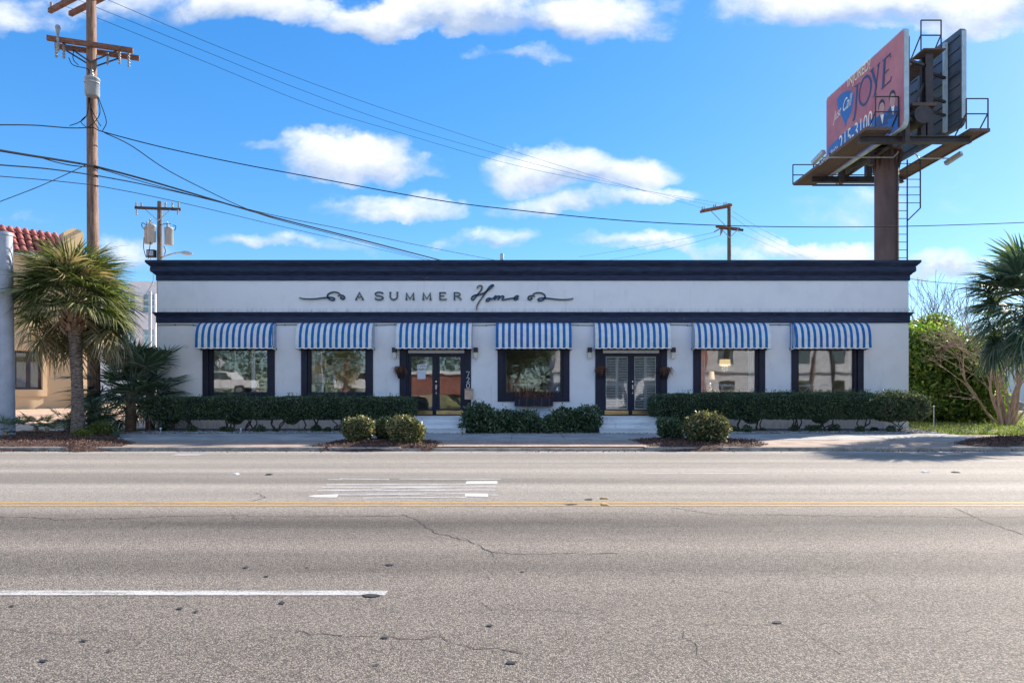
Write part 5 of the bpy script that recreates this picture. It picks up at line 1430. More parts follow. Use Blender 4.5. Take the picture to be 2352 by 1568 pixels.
def insulator(t, p, L, r, down=True, name='insulator'):
    mb = MB(); p = Vector(p); s = -1 if down else 1; prof = []
    n = 5
    for k in range(n):
        z = s * L * k / n; prof += [(r * .45, z), (r, z + s * L * .06), (r * .8, z + s * L * .12), (r * .45, z + s * L * .15)]
    prof.append((r * .3, s * L)); 
    if down: prof = prof[::-1]
    mb.lathe(p, prof, 8); return mb.build(name, PORC, t)


def tank(t, c, r, h, bush=2):
    mb = MB(); c = Vector(c)
    mb.lathe(c, [(r * .86, 0), (r, .03), (r, h * .93), (r * 1.05, h * .94), (r * 1.05, h), (r * .55, h + .06)], 18); o = mb.build('transformer', TANK, t)
    for k in range(bush):
        a = 2.2 + k * 2.3; q = c + Vector((r * .5 * math.cos(a), r * .5 * math.sin(a), h + .02)); mb = MB(); mb.lathe(q, [(.05, 0), (.08, .05), (.045, .09), (.075, .14), (.04, .18), (.06, .22), (.025, .33)], 8); mb.build('bushing', PORC, o)
    return o


# near left pole
PY = 22.5
pb = P(216.5, 990, PY); pb.z = .1; ptop = P(208, -60, PY)
t = thing('utility_pole', 'tall brown wooden utility pole with double cross arms and one grey transformer', 'utility pole', pb)
ptop = P(209, -60, PY); N = 14; pts = [pb.lerp(ptop, k / N) for k in range(N + 1)]
mb = MB(); mb.tube(pts, [.195 - .055 * k / N for k in range(N + 1)], 18); mb.build('pole', WOOD, t)
for off in (-.19, .19):
    a, b = P(112, 95, 22.1), P(308, 121, 22.92); dv = (b - a).normalized(); nn = Vector((-dv.y, dv.x, 0)) * off
    a.z = b.z = 12.83 - (0.06 if off > 0 else 0)
    sh = dv * (.12 if off > 0 else 0)
    mb = MB(); mb.bar(a + nn + sh, b + nn + sh, .11, .15); mb.build('crossarm', ARMW, t)
    for e in (.30, -.30):
        pm = (a + b) / 2; mb = MB(); mb.bar(pm + dv * e * 2.6 + nn * 1.05 + Vector((0, 0, -.08)), Vector((P(211, 150, PY).x, PY, 12.25)) + nn * .95, .05, .012, up=(0, 1, 0)); mb.build('brace', BBDARK, t)
a, b = P(112, 95, 22.1), P(308, 121, 22.92); a.z = b.z = 12.75; dv = (b - a).normalized()
for u, L, r, dwn, o_ in ((.11, .50, .055, True, -.1), (.195, .50, .055, True, -.1), (.66, .42, .05, True, .1), (.845, .42, .05, True, -.1), (.955, .48, .05, True, -.1)):
    insulator(t, a.lerp(b, u) + Vector((0, o_, .02)), L, r)
mb = MB(); q = a.lerp(b, .165) + Vector((0, -.26, .02)); mb.lathe(q + Vector((0, 0, -.35)), [(.03, 0), (.05, .05), (.03, .1), (.05, .2), (.03, .3), (.05, .4), (.03, .5), (.06, .68), (.085, .76), (.06, .84), (.02, .86)], 10); mb.build('cutout', PORC, t)
for off in (0, 1):
    a = Vector((-16.45, 23.75, 14.72)) + Vector((.26, .36, 0)) * off + (Vector((.35, -.2, -.02)) * off); b = a + Vector((4.4, -2.5, 0))
    mb = MB(); mb.bar(a, b, .12, .15); mb.build('crossarm', ARMW, t)
for u in (.02, .16, .30):
    a = Vector((-16.45, 23.75, 14.80)) + Vector((4.4, -2.5, 0)) * u; insulator(t, a, .2, .05, False)
tx = P(212, 222, PY - .42); tank(t, Vector((tx.x, PY - .42, tx.z)), .215, .58, 1)
mb = MB(); mb.tube([(tx.x + .225 * math.cos(q), PY - .42 + .225 * math.sin(q), tx.z + .42) for q in np.linspace(math.pi, 2 * math.pi, 12)], .02, 6); mb.build('transformer_bracket', STEELG, t)
for w in ([(203, 218), (203, 250), (196, 270), (180, 282), (160, 289)], [(205, 218), (208, 245), (225, 280), (232, 290)], [(222, 215), (232, 240), (242, 268), (244, 285), (236, 300), (240, 305)], [(222, 216), (230, 255), (222, 275), (205, 291), (190, 294)], [(196, 268), (186, 280), (200, 293), (214, 293)], [(205, 216), (212, 270), (226, 296)], [(158, 133), (168, 150), (200, 158), (205, 168)], [(170, 113), (168, 136), (180, 150)]):
    mb = MB(); mb.tube(smoothpts([P(x, y, PY - .34) for x, y in w], 4), .013, 5); mb.build('jumper_cable', CABLE, t)

# rear left pole with three tanks and a street lamp
Y2 = 42.0; tp = P(367, 463, Y2); bt = Vector((tp.x, Y2, .1)); t = thing('utility_pole', 'grey wooden pole behind the shop roof with three grey transformers and a lamp arm', 'utility pole', bt)
mb = MB(); mb.tube([bt, bt.lerp(tp, .5), tp], [.19, .17, .14], 14); mb.build('pole', WOODG, t)
a, b = P(314, 477, Y2 - .2), P(419, 484.5, Y2 + .2); a.z = b.z = P(366, 481, Y2).z; mb = MB(); mb.bar(a + Vector((0, -.2, 0)), b + Vector((0, -.2, 0)), .1, .16); mb.build('crossarm', ARMD, t)
for s in (-1, 1): mb = MB(); mb.bar((tp.x + s * .75, Y2 - .2, a.z - .08), (tp.x, Y2 - .2, a.z - .75), .05, .02, up=(0, 1, 0)); mb.build('brace', STEELG, t)
for px in (329, 384, 400, 317, 414): insulator(t, (P(px, 480, Y2).x, Y2 - .2, a.z + .07), .3, .07, False)
for px in (318, 412): insulator(t, (P(px, 480, Y2).x, Y2 - .2, a.z - .08), .32, .06, True)
for px, y1, dy in ((343.5, 561, -.1), (358, 560, -.48), (390, 563, -.1)):
    q = P(px, y1, Y2); tank(t, (q.x, Y2 + dy, q.z), .25, 1.02, 2)
mb = MB(); q = P(352, 597, Y2); mb.box(q.x - .26, q.x + .22, Y2 - .3, Y2 - .02, q.z + .12, q.z + .58); mb.box(q.x - .2, q.x + .16, Y2 - .32, Y2 - .301, q.z + .2, q.z + .5, 1); mb.build('floodlight', [BLACKP, STEELG], t)
mb = MB(); mb.tube(smoothpts([P(369, 592, Y2), P(385, 586, Y2), P(405, 581, Y2), P(418, 580, Y2)], 4), .045, 8); mb.build('lamp_arm', STEELG, t)
mb = MB(); q0, q1 = P(416, 580, Y2), P(443, 582.5, Y2); mb.tube([q0, q0.lerp(q1, .3), q0.lerp(q1, .7), q1], [.06, .13, .12, .04], 10); mb.build('street_lamp', STEELG, t)
for w in ([(339, 519), (327, 512), (326, 520), (332, 527)], [(350, 520), (345, 560), (340, 595)], [(397, 517), (404, 520), (401, 530)], [(331, 545), (330, 570), (336, 592)], [(376, 565), (380, 575), (378, 585)], [(366, 517), (380, 514), (392, 514)]):
    mb = MB(); mb.tube(smoothpts([P(x, y, Y2 - .5) for x, y in w], 4), .022, 5); mb.build('jumper_cable', CABLE, t)

# rear right pole
Y3 = 50.0; tp = P(1674.5, 468, Y3); bt = Vector((tp.x + .03, Y3, .1)); t = thing('utility_pole', 'slim dark pole behind the shop roof with a one sided top cross arm', 'utility pole', bt)
mb = MB(); mb.tube([bt, bt.lerp(tp, .5), tp], [.17, .15, .13], 12); mb.build('pole', WOODG, t)
a, b = P(1609.5, 485.5, 51.3), P(1680, 475, 49.7); b.z = a.z
for off in (-.18, .16): mb = MB(); mb.bar(a + Vector((0, off, 0)), b + Vector((0, off, 0)), .11, .17); mb.build('crossarm', ARMW, t)
mb = MB(); mb.bar(a.lerp(b, .3), (tp.x, Y3 - .1, P(0, 529, Y3).z), .05, .03, up=(0, 1, 0)); mb.build('brace', STEELG, t)
for u in (.04, .1, .42, .48, .75, .82): insulator(t, a.lerp(b, u) + Vector((0, -.1, .09)), .22, .05, False)
a, b = P(1649, 523.5, 49.6), P(1703, 527.5, 50.3); a.z = b.z = P(0, 525, Y3).z
for off in (-.19, .17): mb = MB(); mb.bar(a + Vector((off, off, 0)), b + Vector((off, off, 0)), .11, .16); mb.build('crossarm', ARMW if off < 0 else ARMD, t)
for s in (-1, 1): mb = MB(); mb.bar((tp.x + s * .62, Y3 - .2, a.z - .07), (tp.x, Y3 - .15, a.z - .72), .05, .03, up=(0, 1, 0)); mb.build('brace', STEELG, t)
for px, x2, y2 in ((1652, 1640, 533), (1656, 1655, 540), (1660, 1657, 536)): mb = MB(); mb.tube([P(px, 526, Y3 - .2), P(x2, y2, Y3 - .3)], [.05, .045], 6); mb.build('insulator', PORC, t)


def cable(label, spans, r, group='overhead cables'):
    """spans: lists of photo waypoints hung between two depths; straight in plan, sagging in height"""
    allp = []
    for pts, Ya, Yb in spans:
        A, B = P(pts[0][0], pts[0][1], Ya), P(pts[-1][0], pts[-1][1], Yb); out = []
        for i, (x, y) in enumerate(pts):
            k = (x - CX) / F; dx, dy = B.x - A.x, B.y - A.y; tt = 0 if i == 0 else 1 if i == len(pts) - 1 else (k * A.y - A.x) / (dx - k * dy)
            Y = A.y + tt * dy; out.append(Vector((A.x + tt * dx, Y, CAMH - (y - CY) / F * Y)))
        allp += smoothpts(out, 8)
    mb = MB(); mb.tube(allp, r, 5); return tag(mb.build('overhead_cable', CABLE), label, 'cable', group)


cable('topmost thin wire from the upper cross arm to the rear right pole', [([(240, -3), (500, 107), (740, 200), (980, 283), (1300, 385), (1612, 478)], 22.0, 51.2)], .008)
cable('second thin wire from the upper cross arm to the rear right pole', [([(150, -12), (223, 18), (480, 122), (700, 210), (950, 298), (1300, 395), (1642, 474)], 23.2, 50.6)], .008)
cable('third thin wire from the upper cross arm to the rear right pole', [([(128, 8), (224, 42), (480, 146), (700, 236), (875, 292), (1250, 395), (1668, 470)], 23.6, 50.1)], .008)
cable('long black service line sagging across the whole sky past the billboard column', [([(-60, 287), (0, 287), (80, 288), (160, 294), (214, 293)], 19, 22.3), ([(214, 293), (244, 305), (380, 340), (550, 376), (700, 404), (1000, 459), (1200, 484), (1400, 504), (1560, 514), (1720, 519.5), (1900, 521.5), (2060, 520), (2200, 516.5), (2352, 511), (2500, 503)], 22.3, 30)], .017)
cable('black drop line curving down from the transformer to the cable bundle', [([(240, 305), (300, 334), (380, 388), (470, 435), (560, 477), (640, 505), (800, 547), (960, 590), (1060, 615)], 22.3, 58)], .017)
cable('thick dark cable bundle crossing low over the left part of the roof', [([(-80, 333), (0, 346), (60, 356), (130, 367), (214, 381)], 17, 22.3), ([(214, 381), (320, 409), (430, 441), (540, 474), (640, 502), (820, 548), (1010, 597), (1120, 625)], 22.3, 62)], .034)
cable('cable just above the thick bundle ending beside the roof vent pipe', [([(214, 383), (350, 424), (500, 463), (640, 497), (800, 529), (960, 563), (1145, 599), (1300, 628)], 22.3, 62)], .015)
cable('middle black cable below the thick bundle', [([(-80, 372), (0, 379), (110, 388), (214, 402)], 17, 22.3), ([(214, 402), (330, 424), (470, 456), (580, 484), (660, 507), (820, 549), (1015, 599), (1100, 620)], 22.3, 62)], .019)
cable('lowest thin black cable passing the pole at left', [([(-80, 398), (0, 405), (110, 414), (214, 425)], 17, 22.3), ([(214, 425), (330, 447), (470, 478), (620, 514), (760, 546), (975, 597), (1060, 617)], 22.3, 62)], .012)
cable('thin guy wire rising from the left edge to the pole', [([(-60, 486), (0, 463), (100, 424), (200, 378)], 19.5, 22.4)], .012)
cable('lashed cable loop hanging under the thick bundle left of the pole', [([(100, 364), (130, 373), (170, 381), (214, 384)], 20.4, 22.25)], .016)
for k, (pts, lab) in enumerate((([(1330, 590), (1480, 566), (1640, 534)], 'upper'), ([(1400, 597), (1520, 575), (1655, 541)], 'lower'))):
    cable('%s faint wire running left from the rear right pole' % lab, [(pts, 80, 50)], .010)
for k, (pts, lab) in enumerate((([(1684, 486), (1760, 532), (1880, 592)], 'upper'), ([(1680, 496), (1740, 535), (1850, 592)], 'middle'), ([(1690, 530), (1760, 560), (1830, 592)], 'lower'))):
    cable('%s faint wire running right and down from the rear right pole' % lab, [(pts, 50, 85)], .010)
cable('thin wire at the right from the cornice end to the far palm', [([(2088, 640), (2150, 648), (2260, 655), (2420, 660)], 30, 26)], .012)
cable('thin wire dropping past the left end of the cornice', [([(345, 588), (352, 640), (338, 672), (330, 690)], 42, 36)], .012)

# ------------------------------------------------------------------ billboard
CY_ = 35.0; ccx = (2036.5 - CX) / F * CY_
bb = thing('billboard', 'tall brown steel billboard with a pink advertising face above the shop roof', 'billboard', (ccx, CY_, .1))
mb = MB(); zt = 13.75; mb.lathe((ccx, CY_, 0.05), [(.58, 0), (.575, 6), (.565, zt - .05)], 28); mb.lathe((ccx, CY_, zt), [(.60, 0), (.78, .02), (.78, .08), (.6, .1)], 28); mb.build('column', BBBROWN, bb)
for k in range(14):
    a = 2 * math.pi * k / 14; mb = MB(); d = Vector((math.cos(a), math.sin(a), 0)); c = Vector((ccx, CY_, 0)); s = Vector((-d.y, d.x, 0)) * .012
    q = [c + d * .56 + Vector((0, 0, zt - .95)), c + d * .575 + Vector((0, 0, zt - .95)), c + d * .78 + Vector((0, 0, zt - .002)), c + d * .56 + Vector((0, 0, zt - .002))]; mb.slab([p - s for p in q], s * 2); mb.build('gusset', BBBROWN, bb)
mb = MB(); mb.tube([(ccx - .1, 31.6, 14.35), (ccx - .1, 39.0, 14.35)], .42, 24); mb.build('torsion_tube', BBDARK, bb)
F0, FN = Vector((17.36, 31.0, 0)), Vector((-.9995, -.0297, 0)).normalized()
FD = Vector((17.14 - 17.36, 7.4, 0)).normalized()       # along the face, away from the road
FN = Vector((-FD.y, FD.x, 0))
LB = 7.5; ZB0, ZB1 = 13.56, 18.05


def facept(u, z, w): return F0 + FD * u + FN * w + Vector((0, 0, z))


def zp(zx, zy, w):      # point of the enlarged view laid on the face
    return onplane((2320 + zx / 3.136) / 1.2755, (60 + zy / 3.136) / 1.2755, F0, FN, w)


def panel(name, f, L, z0, z1, th, mat, ch=.28, parent=bb):
    pr = [(0, z0 + ch), (ch * .35, z0 + ch * .3), (ch, z0), (L - ch, z0), (L - ch * .35, z0 + ch * .3), (L, z0 + ch), (L, z1 - ch * .4), (L - ch * .4, z1), (ch * .4, z1), (0, z1 - ch * .4)]
    mb = MB(); mb.slab([f(u, z, 0) for u, z in pr], f(0, 0, th) - f(0, 0, 0)); return mb.build(name, mat, parent), pr


face, pr = panel('face_panel', lambda u, z, w: facept(u, z, w - .20), LB, ZB0, ZB1, .20, BBRIM)
mb = MB(); ins = lambda u, z: (LB / 2 + (u - LB / 2) * .985, (ZB0 + ZB1) / 2 + (z - (ZB0 + ZB1) / 2) * .975)
mb.add([facept(*ins(u, z), .006) for u, z in pr], [tuple(range(len(pr)))]); mb.build('poster', PRINTP, face)


def prt(name, polys, mat, w):
    mb = MB()
    for p in polys: mb.add([zp(x, y, w) for x, y in p], [tuple(range(len(p)))])
    return mb.build(name, mat, face)


def ins_poly(w):
    q = [ins(u, z) for u, z in pr]; return [facept(u, z, w) for u, z in q]


# blue band along the foot of the poster
zlow = lambda u: facept(u, ZB0 + .06, 0)
mb = MB(); top = [(334, 1172), (400, 1108), (470, 1040), (540, 985), (620, 945), (700, 915), (770, 890), (850, 850), (920, 808), (992, 772)]
tp3 = [zp(x, y, .010) for x, y in top]
lo3 = [facept(max(.10, min(LB - .08, (p - F0).dot(FD))), ZB0 + .10, .010) for p in tp3]
for i in range(len(top) - 1): mb.quad(tp3[i], tp3[i + 1], lo3[i + 1], lo3[i])
mb.build('blue_band', PRINTB, face)
prt('state_outline', [[(414, 722), (438, 690), (468, 664), (490, 654), (512, 648), (540, 642), (546, 656), (574, 686), (562, 752), (552, 822), (530, 880), (503, 932), (494, 984), (482, 940), (456, 880), (432, 822), (414, 770)]], PRINTB, .012)
arc = [(552, 848), (600, 862), (660, 850), (710, 815), (738, 745)]; arc2 = [(742, 738), (736, 830), (690, 880), (620, 885), (552, 850)]
prt('swoosh', [[tuple(p)[:2] for p in smoothpts([(a, b, 0) for a, b in arc], 5)] + [tuple(p)[:2] for p in smoothpts([(a, b, 0) for a, b in arc2], 5)]], PRINTR, .014)


def face_stroke(mb, pts, wd, w, taper=False, smooth=True, sub=6):
    q = []
    for x, y in pts: p = zp(x, y, 0) - F0; q.append((p.dot(FD), p.z))
    ribbon(mb, q, wd, lambda u, v, ww: facept(u, v, ww), w, w + .004, taper=taper, smooth=smooth, sub=sub)


mb = MB(); i = 0
for pts, wd, sm, tap in (([(604, 598), (597, 690), (590, 790), (582, 870), (574, 905), (562, 920)], .15, 1, 0), ([(578, 612), (632, 575)], .05, 0, 0),
                         ([(692, 508), (722, 542), (728, 612), (712, 700), (673, 772), (640, 768), (622, 722), (628, 632), (655, 548), (692, 508)], .12, 1, 0),
                         ([(738, 458), (778, 588)], .15, 0, 0), ([(803, 400), (778, 588)], .07, 0, 0), ([(778, 588), (764, 692)], .14, 0, 0), ([(720, 474), (758, 436)], .05, 0, 0), ([(785, 422), (815, 388)], .05, 0, 0), ([(748, 706), (780, 676)], .05, 0, 0),
                         ([(856, 366), (840, 622)], .15, 0, 0), ([(838, 376), (912, 304), (908, 345)], .06, 0, 0), ([(850, 492), (894, 450)], .06, 0, 0), ([(828, 630), (912, 552), (922, 512)], .06, 0, 0)):
    face_stroke(mb, pts, wd, .018 + .0015 * i, smooth=bool(sm)); i += 1
mb.build('lettering', PRINTN, face)


def face_text(s, p0, p1, capz, mat, w, shear=0.0, xs=1.0):
    """text laid on the face with its baseline from p0 to p1 (enlarged view) and cap height capz in metres"""
    vs, fs, wd = text2d(s); a = zp(*p0, 0) - F0; b = zp(*p1, 0) - F0; A = (a.dot(FD), a.z); B = (b.dot(FD), b.z); k = 1 / wd; kc = capz / .70
    mb = MB(); mb.add([facept(A[0] + (B[0] - A[0]) * (x * k) - shear * y * kc, A[1] + (B[1] - A[1]) * (x * k) + y * kc, w) for x, y in vs], fs); return mb.build('lettering', mat, face)


face_text('INJURED?', (516, 614), (726, 436), .52, PRINTY, .02)
face_text('Just', (384, 936), (448, 868), .52, PRINTW, .02, .35)
face_text('Call', (466, 846), (542, 780), .62, PRINTW, .022, .35)
face_text('215-3100', (438, 1204), (742, 966), .82, PRINTW, .02)
face_text('(843)', (352, 1272), (426, 1212), .42, PRINTW, .021)
for (cx, cy, r, hy_, sx) in ((826, 802, 38, 58, 1.0), (924, 722, 40, 62, 1.0)):
    E = lambda x0, y0, rx, ry, a0=0, a1=360, n=14, sk=-.45: [(x0 + rx * math.cos(math.radians(a0 + (a1 - a0) * k / n)), y0 + ry * math.sin(math.radians(a0 + (a1 - a0) * k / n)) + sk * rx * math.cos(math.radians(a0 + (a1 - a0) * k / n))) for k in range(n)]
    prt('portrait_suit', [[(cx - 52, cy + 190), (cx - 46, cy + 110), (cx - 18, cy + 66), (cx + 22, cy + 58), (cx + 46, cy + 74), (cx + 56, cy + 150)]], PRINTN, .0145)
    prt('portrait_shirt', [[(cx - 14, cy + 66), (cx + 6, cy + 150), (cx + 20, cy + 58)]], PRINTW, .0155)
    prt('portrait_hair', [E(cx - 2, cy - 14, r * .78, hy_ + 6)], BLACKP, .0165)
    prt('portrait_head', [E(cx, cy + 10, r * .66, hy_)], PRINTS, .0175)
# back panel of the other face with ribs
G0 = Vector((20.6, 32.0, 0)); GD = Vector((-.39, 7.5, 0)).normalized(); GN = Vector((GD.y, -GD.x, 0)); ZC0, ZC1 = 13.98, 18.58
gp = lambda u, z, w: G0 + GD * u + GN * w + Vector((0, 0, z))
back, _ = panel('rear_panel', lambda u, z, w: gp(u, z, w), LB, ZC0, ZC1, .2, BBBACK)
for k in range(8):
    z = ZC0 + .3 + k * .57; mb = MB(); mb.bar(gp(.15, z, -.031), gp(LB - .15, z, -.031), .06, .07); mb.build('rib', BBBACK, back)
mb = MB(); mb.bar(gp(-.012, ZC0 + .35, .1), gp(-.012, ZC1 - .15, .1), .22, .02, up=GD); mb.build('edge_trim', BBRIM, back)
for u in (.1, 2.0): mb = MB(); mb.bar(gp(u + .85, ZC0 + .05, -.15), gp(u + .85, ZC1 - .25, -.15), .16, .16); mb.build('upright', BBRIM if u < 1 else BBBACK, bb)
for u in (.6, 3.6, 6.6): mb = MB(); mb.bar(facept(u, 13.0, -.42), facept(u, ZB1 - .15, -.42), .2, .28); mb.build('upright', BBDARK, bb)
for k in range(7):
    z = ZB0 + .4 + k * .6; mb = MB(); mb.bar(facept(.2, z, -.24), facept(LB - .2, z, -.24), .06, .07); mb.build('rib', BBBACK, face)
# H column, cross beams, struts
mb = MB(); X, Y = 19.15, 32.3
for d0, d1, e0, e1 in ((-.17, .17, -.2, -.17), (-.17, .17, .17, .2), (-.02, .02, -.169, .169)): mb.box(X + d0, X + d1, Y + e0, Y + e1, 13.4, 17.4)
mb.build('upright', BBDARK, bb)
for z in (14.9, 15.55, 16.7): mb = MB(); mb.bar((X, Y + .1, z), gp(.95, z - .1, -.08), .10, .12); mb.build('strut', BBDARK, bb)
for z in (14.2, 16.9): mb = MB(); mb.bar(facept(.6, z, -.4), (X, Y, z), .10, .12); mb.build('strut', BBDARK, bb)
mb = MB(); mb.bar((X - .1, Y, 16.1), (X - .75, Y, 14.9), .08, .1); mb.build('strut', BBDARK, bb)
for Y, z, xa, xb in ((31.95, 13.28, 15.75, 20.95), (38.0, 13.32, 16.1, 21.2)):
    mb = MB(); mb.box(xa, xb, Y - .14, Y + .14, z - .16, z - .12); mb.box(xa, xb, Y - .14, Y + .14, z + .12, z + .16); mb.box(xa, xb, Y - .02, Y + .02, z - .119, z + .119); mb.build('cross_beam', BBDARK, bb)
for X, Y in ((17.9, 32.3), (18.9, 32.25), (17.9, 38.3), (19.4, 38.3)): mb = MB(); mb.box(X - .15, X + .15, Y - .15, Y + .15, 13.441, 14.4); mb.build('saddle', BBDARK, bb)
mb = MB(); mb.tube([(18.05, 33.5, 13.55), (18.05, 39.2, 13.55)], .1, 10); mb.build('conduit', BBDARK, bb)


def catwalk(x0, x1, ya, yb, z, name='catwalk'):
    mb = MB(); n = int((yb - ya) / .16)
    for k in range(n): y = ya + k * .16; mb.box(x0 + .06, x1 - .06, y + .01, y + .11, z - .03, z)
    for X in (x0, x1 - .06): mb.box(X, X + .06, ya, yb, z - .09, z + .05)
    mb.box(x0, x1, ya - .03, ya - .001, z - .09, z + .06); mb.box(x0, x1, yb + .001, yb + .03, z - .09, z + .06)
    return mb.build(name, [GRATE], bb)


def cage(x0, x1, y, z, h, dep=.9):
    mb = MB(); q = .045
    for X in (x0, x1): mb.bar((X, y, z), (X, y, z + h), q, q); mb.bar((X, y + dep * .9, z), (X, y, z + h * .52), q, q)
    mb.bar((x0, y, z + h), (x1, y, z + h), q, q); mb.bar((x0, y, z + h * .5), (x1, y, z + h * .5), q, q)
    return mb.build('guard_rail', BBDARK, bb)


catwalk(15.75, 17.0, 31.4, 39.7, 13.62); cage(16.25, 17.3, 31.42, 13.68, 1.40)
catwalk(20.55, 21.5, 31.4, 39.2, 13.55); cage(20.45, 21.45, 31.45, 13.6, 1.40)
catwalk(18.75, 19.75, 32.9, 36.5, 17.35); cage(18.8, 19.75, 32.2, 17.6, 1.42)
mb = MB(); mb.box(18.75, 19.8, 31.9, 32.89, 17.5, 17.56); mb.build('catwalk', GRATE, bb)
catwalk(18.2, 19.35, 31.9, 34.0, 14.95)
mb = MB(); q = .05; Y = 39.75
for X in (15.75, 16.95): mb.bar((X, Y, 13.6), (X, Y, 14.75), q, q)
mb.bar((15.75, Y, 14.75), (17.6, Y, 14.75), q, q); mb.bar((15.75, Y, 14.15), (21.2, Y, 14.15), q, q); mb.bar((16.9, Y, 13.78), (20.6, Y, 13.78), .08, .1); mb.bar((16.9, Y, 13.56), (20.6, Y, 13.56), .08, .1)
mb.build('guard_rail', BBDARK, bb)
mb = MB(); mb.slab([zp(100, 1478, -1.4), zp(140, 1460, -1.4), zp(140, 1500, -1.4), zp(100, 1525, -1.4)], (.0, .02, 0)); pl = mb.build('maker_plate', PRINTW, bb)
vs, fs, wd = text2d('LAMAR'); 
mb = MB(); a = Vector((15.735, 36.2, 13.585)); mb.slab([a + Vector((0, .0, -.12)), a + Vector((0, -1.3, -.12)), a + Vector((0, -1.3, .16)), a + Vector((0, 0, .16))], (.02, 0, 0)); pl = mb.build('maker_plate', BBDARK, bb)
mb = MB(); k = 1.15 / wd; mb.add([a + Vector((-.006, -.07 - x * k, -.08 + y * .28)) for x, y in vs], fs); mb.build('lettering', PRINTW, pl)
for X0, X1, Y, z, ax in ((16.0, 14.75, 33.8, 13.25, -1), (20.3, 22.55, 33.6, 13.15, 1)):
    X1 = ((1880 - CX) if ax < 0 else (2190 - CX)) / F * Y
    z = CAMH + (CY - (361.5 if ax < 0 else 364)) / F * Y
    X0 = ((2052 - CX) if ax < 0 else (2112 - CX)) / F * Y
    mb = MB(); mb.tube([(X0, Y, z), (X1, Y, z)], .03, 8); mb.tube([(X0, Y, z), (X0 - ax * .25, Y, z + .28)], .03, 8); o = mb.build('lamp_arm', STEELG, bb)
    mb = MB(); c = Vector((X1, Y, z)); d = Vector((ax * .35, -.75, .28)).normalized() if ax > 0 else Vector((.25, -.85, .35)).normalized(); mb.bar(c - d * .42, c + d * .42, .2, .2); mb.build('floodlight', STEELG, o)
mb = MB(); 
LY = 34.4; lx0, lx1, lx2 = (2061 - CX) / F * LY, (2084 - CX) / F * LY, (2114 - CX) / F * LY
zl = lambda y: CAMH + (CY - y) / F * LY
mb.bar((lx0, LY, 2), (lx0, LY, zl(367)), .05, .05); mb.bar((lx1, LY, 2), (lx1, LY, zl(367)), .05, .05); mb.bar((lx2, LY, zl(478)), (lx2, LY, zl(362)), .05, .05); mb.bar((lx2, LY, zl(478)), (lx1, LY, zl(507)), .05, .05)
mb.build('ladder', BBDARK, bb)
z = 5.5
while z < zl(375): mb = MB(); mb.bar((lx0, LY, z), (lx2 if z > zl(478) else lx1, LY, z), .03, .03); mb.build('rung', BBDARK, bb); z += .395

bb.scale = (1.28, 1.28, 1.28); bb.location = (23.896, 44.8, -0.264)      # a large structure standing well behind the shop

# ------------------------------------------------------------------ beige building at left
B0 = Vector((-28.5, 37.3, 0)); BD = Vector((.67, .742, 0)).normalized(); BN = Vector((BD.y, -BD.x, 0))


def bpt(s, w, z): return B0 + BD * s + BN * w + Vector((0, 0, z))


def bsz(x, y, w=0): p = onplane(x, y, B0, BN, w); return (p - B0).dot(BD), p.z


bz = lambda y, x=100: bsz(x, y)[1]
s_l = bsz(-90, 900)[0]; s_r = bsz(197, 900)[0]
t = thing('beige_building', 'beige stucco building with red clay tile roof at the left edge', 'building', bpt(0, 0, .3))
ws0, ws1 = bsz(34, 850)[0], bsz(96.5, 850)[0]; wz0, wz1 = bsz(70, 894)[1], bsz(70, 806)[1]
ze = bsz(100, 590)[1]
mb = MB(); cellwall(mb, s_l, s_r, .2, ze, [(ws0, ws1, wz0, wz1)], bpt, -.35, 0); mb.build('wall', BEIGE, t)
mb = MB(); s0p, s1p = bsz(178, 850)[0], s_r
mb.hexa([bpt(s0p, .001, .2), bpt(s1p, .001, .2), bpt(s1p, .34, .2), bpt(s0p, .34, .2), bpt(s0p, .001, ze), bpt(s1p, .001, ze), bpt(s1p, .34, ze), bpt(s0p, .34, ze)])
s0q, s1q = bsz(165, 850)[0], bsz(199, 850)[0]; zq, zr = bsz(180, 895)[1], bsz(180, 886)[1]
mb.hexa([bpt(s0q, .002, .2), bpt(s1q, .002, .2), bpt(s1q, .62, .2), bpt(s0q, .62, .2), bpt(s0q, .002, zq), bpt(s1q, .002, zq), bpt(s1q, .62, zq), bpt(s0q, .62, zq)])
mb.hexa([bpt(s0q, .003, zq), bpt(s1q, .003, zq), bpt(s1q, .62, zq), bpt(s0q, .62, zq), bpt(s0p, .003, zr), bpt(s1q, .003, zr), bpt(s1q, .36, zr), bpt(s0p, .36, zr)]); mb.build('pilaster', BEIGE, t)
mb = MB()
sr0, sr1 = bsz(20, 850)[0], bsz(108, 850)[0]; z0_, z1_ = bsz(70, 910)[1], bsz(70, 789)[1]
cellwall(mb, sr0, sr1, z0_, z1_, [(ws0 - .02, ws1 + .02, wz0 - .02, wz1 + .02)], bpt, .001, .07); mb.build('window_surround', BEIGE, t)
w_ = MB(); m_ = .12
for a, b, c, d in ((ws0, ws0 + m_, wz0, wz1), (ws1 - m_, ws1, wz0, wz1), (ws0 + m_, ws1 - m_, wz0, wz0 + m_), (ws0 + m_, ws1 - m_, wz1 - m_, wz1), ((ws0 + ws1) / 2 - .06, (ws0 + ws1) / 2 + .14, wz0 + m_, wz1 - m_)):
    w_.hexa([bpt(a, -.30, c), bpt(b, -.30, c), bpt(b, -.22, c), bpt(a, -.22, c), bpt(a, -.30, d), bpt(b, -.30, d), bpt(b, -.22, d), bpt(a, -.22, d)])
wo = w_.build('window', BBDARK, t)
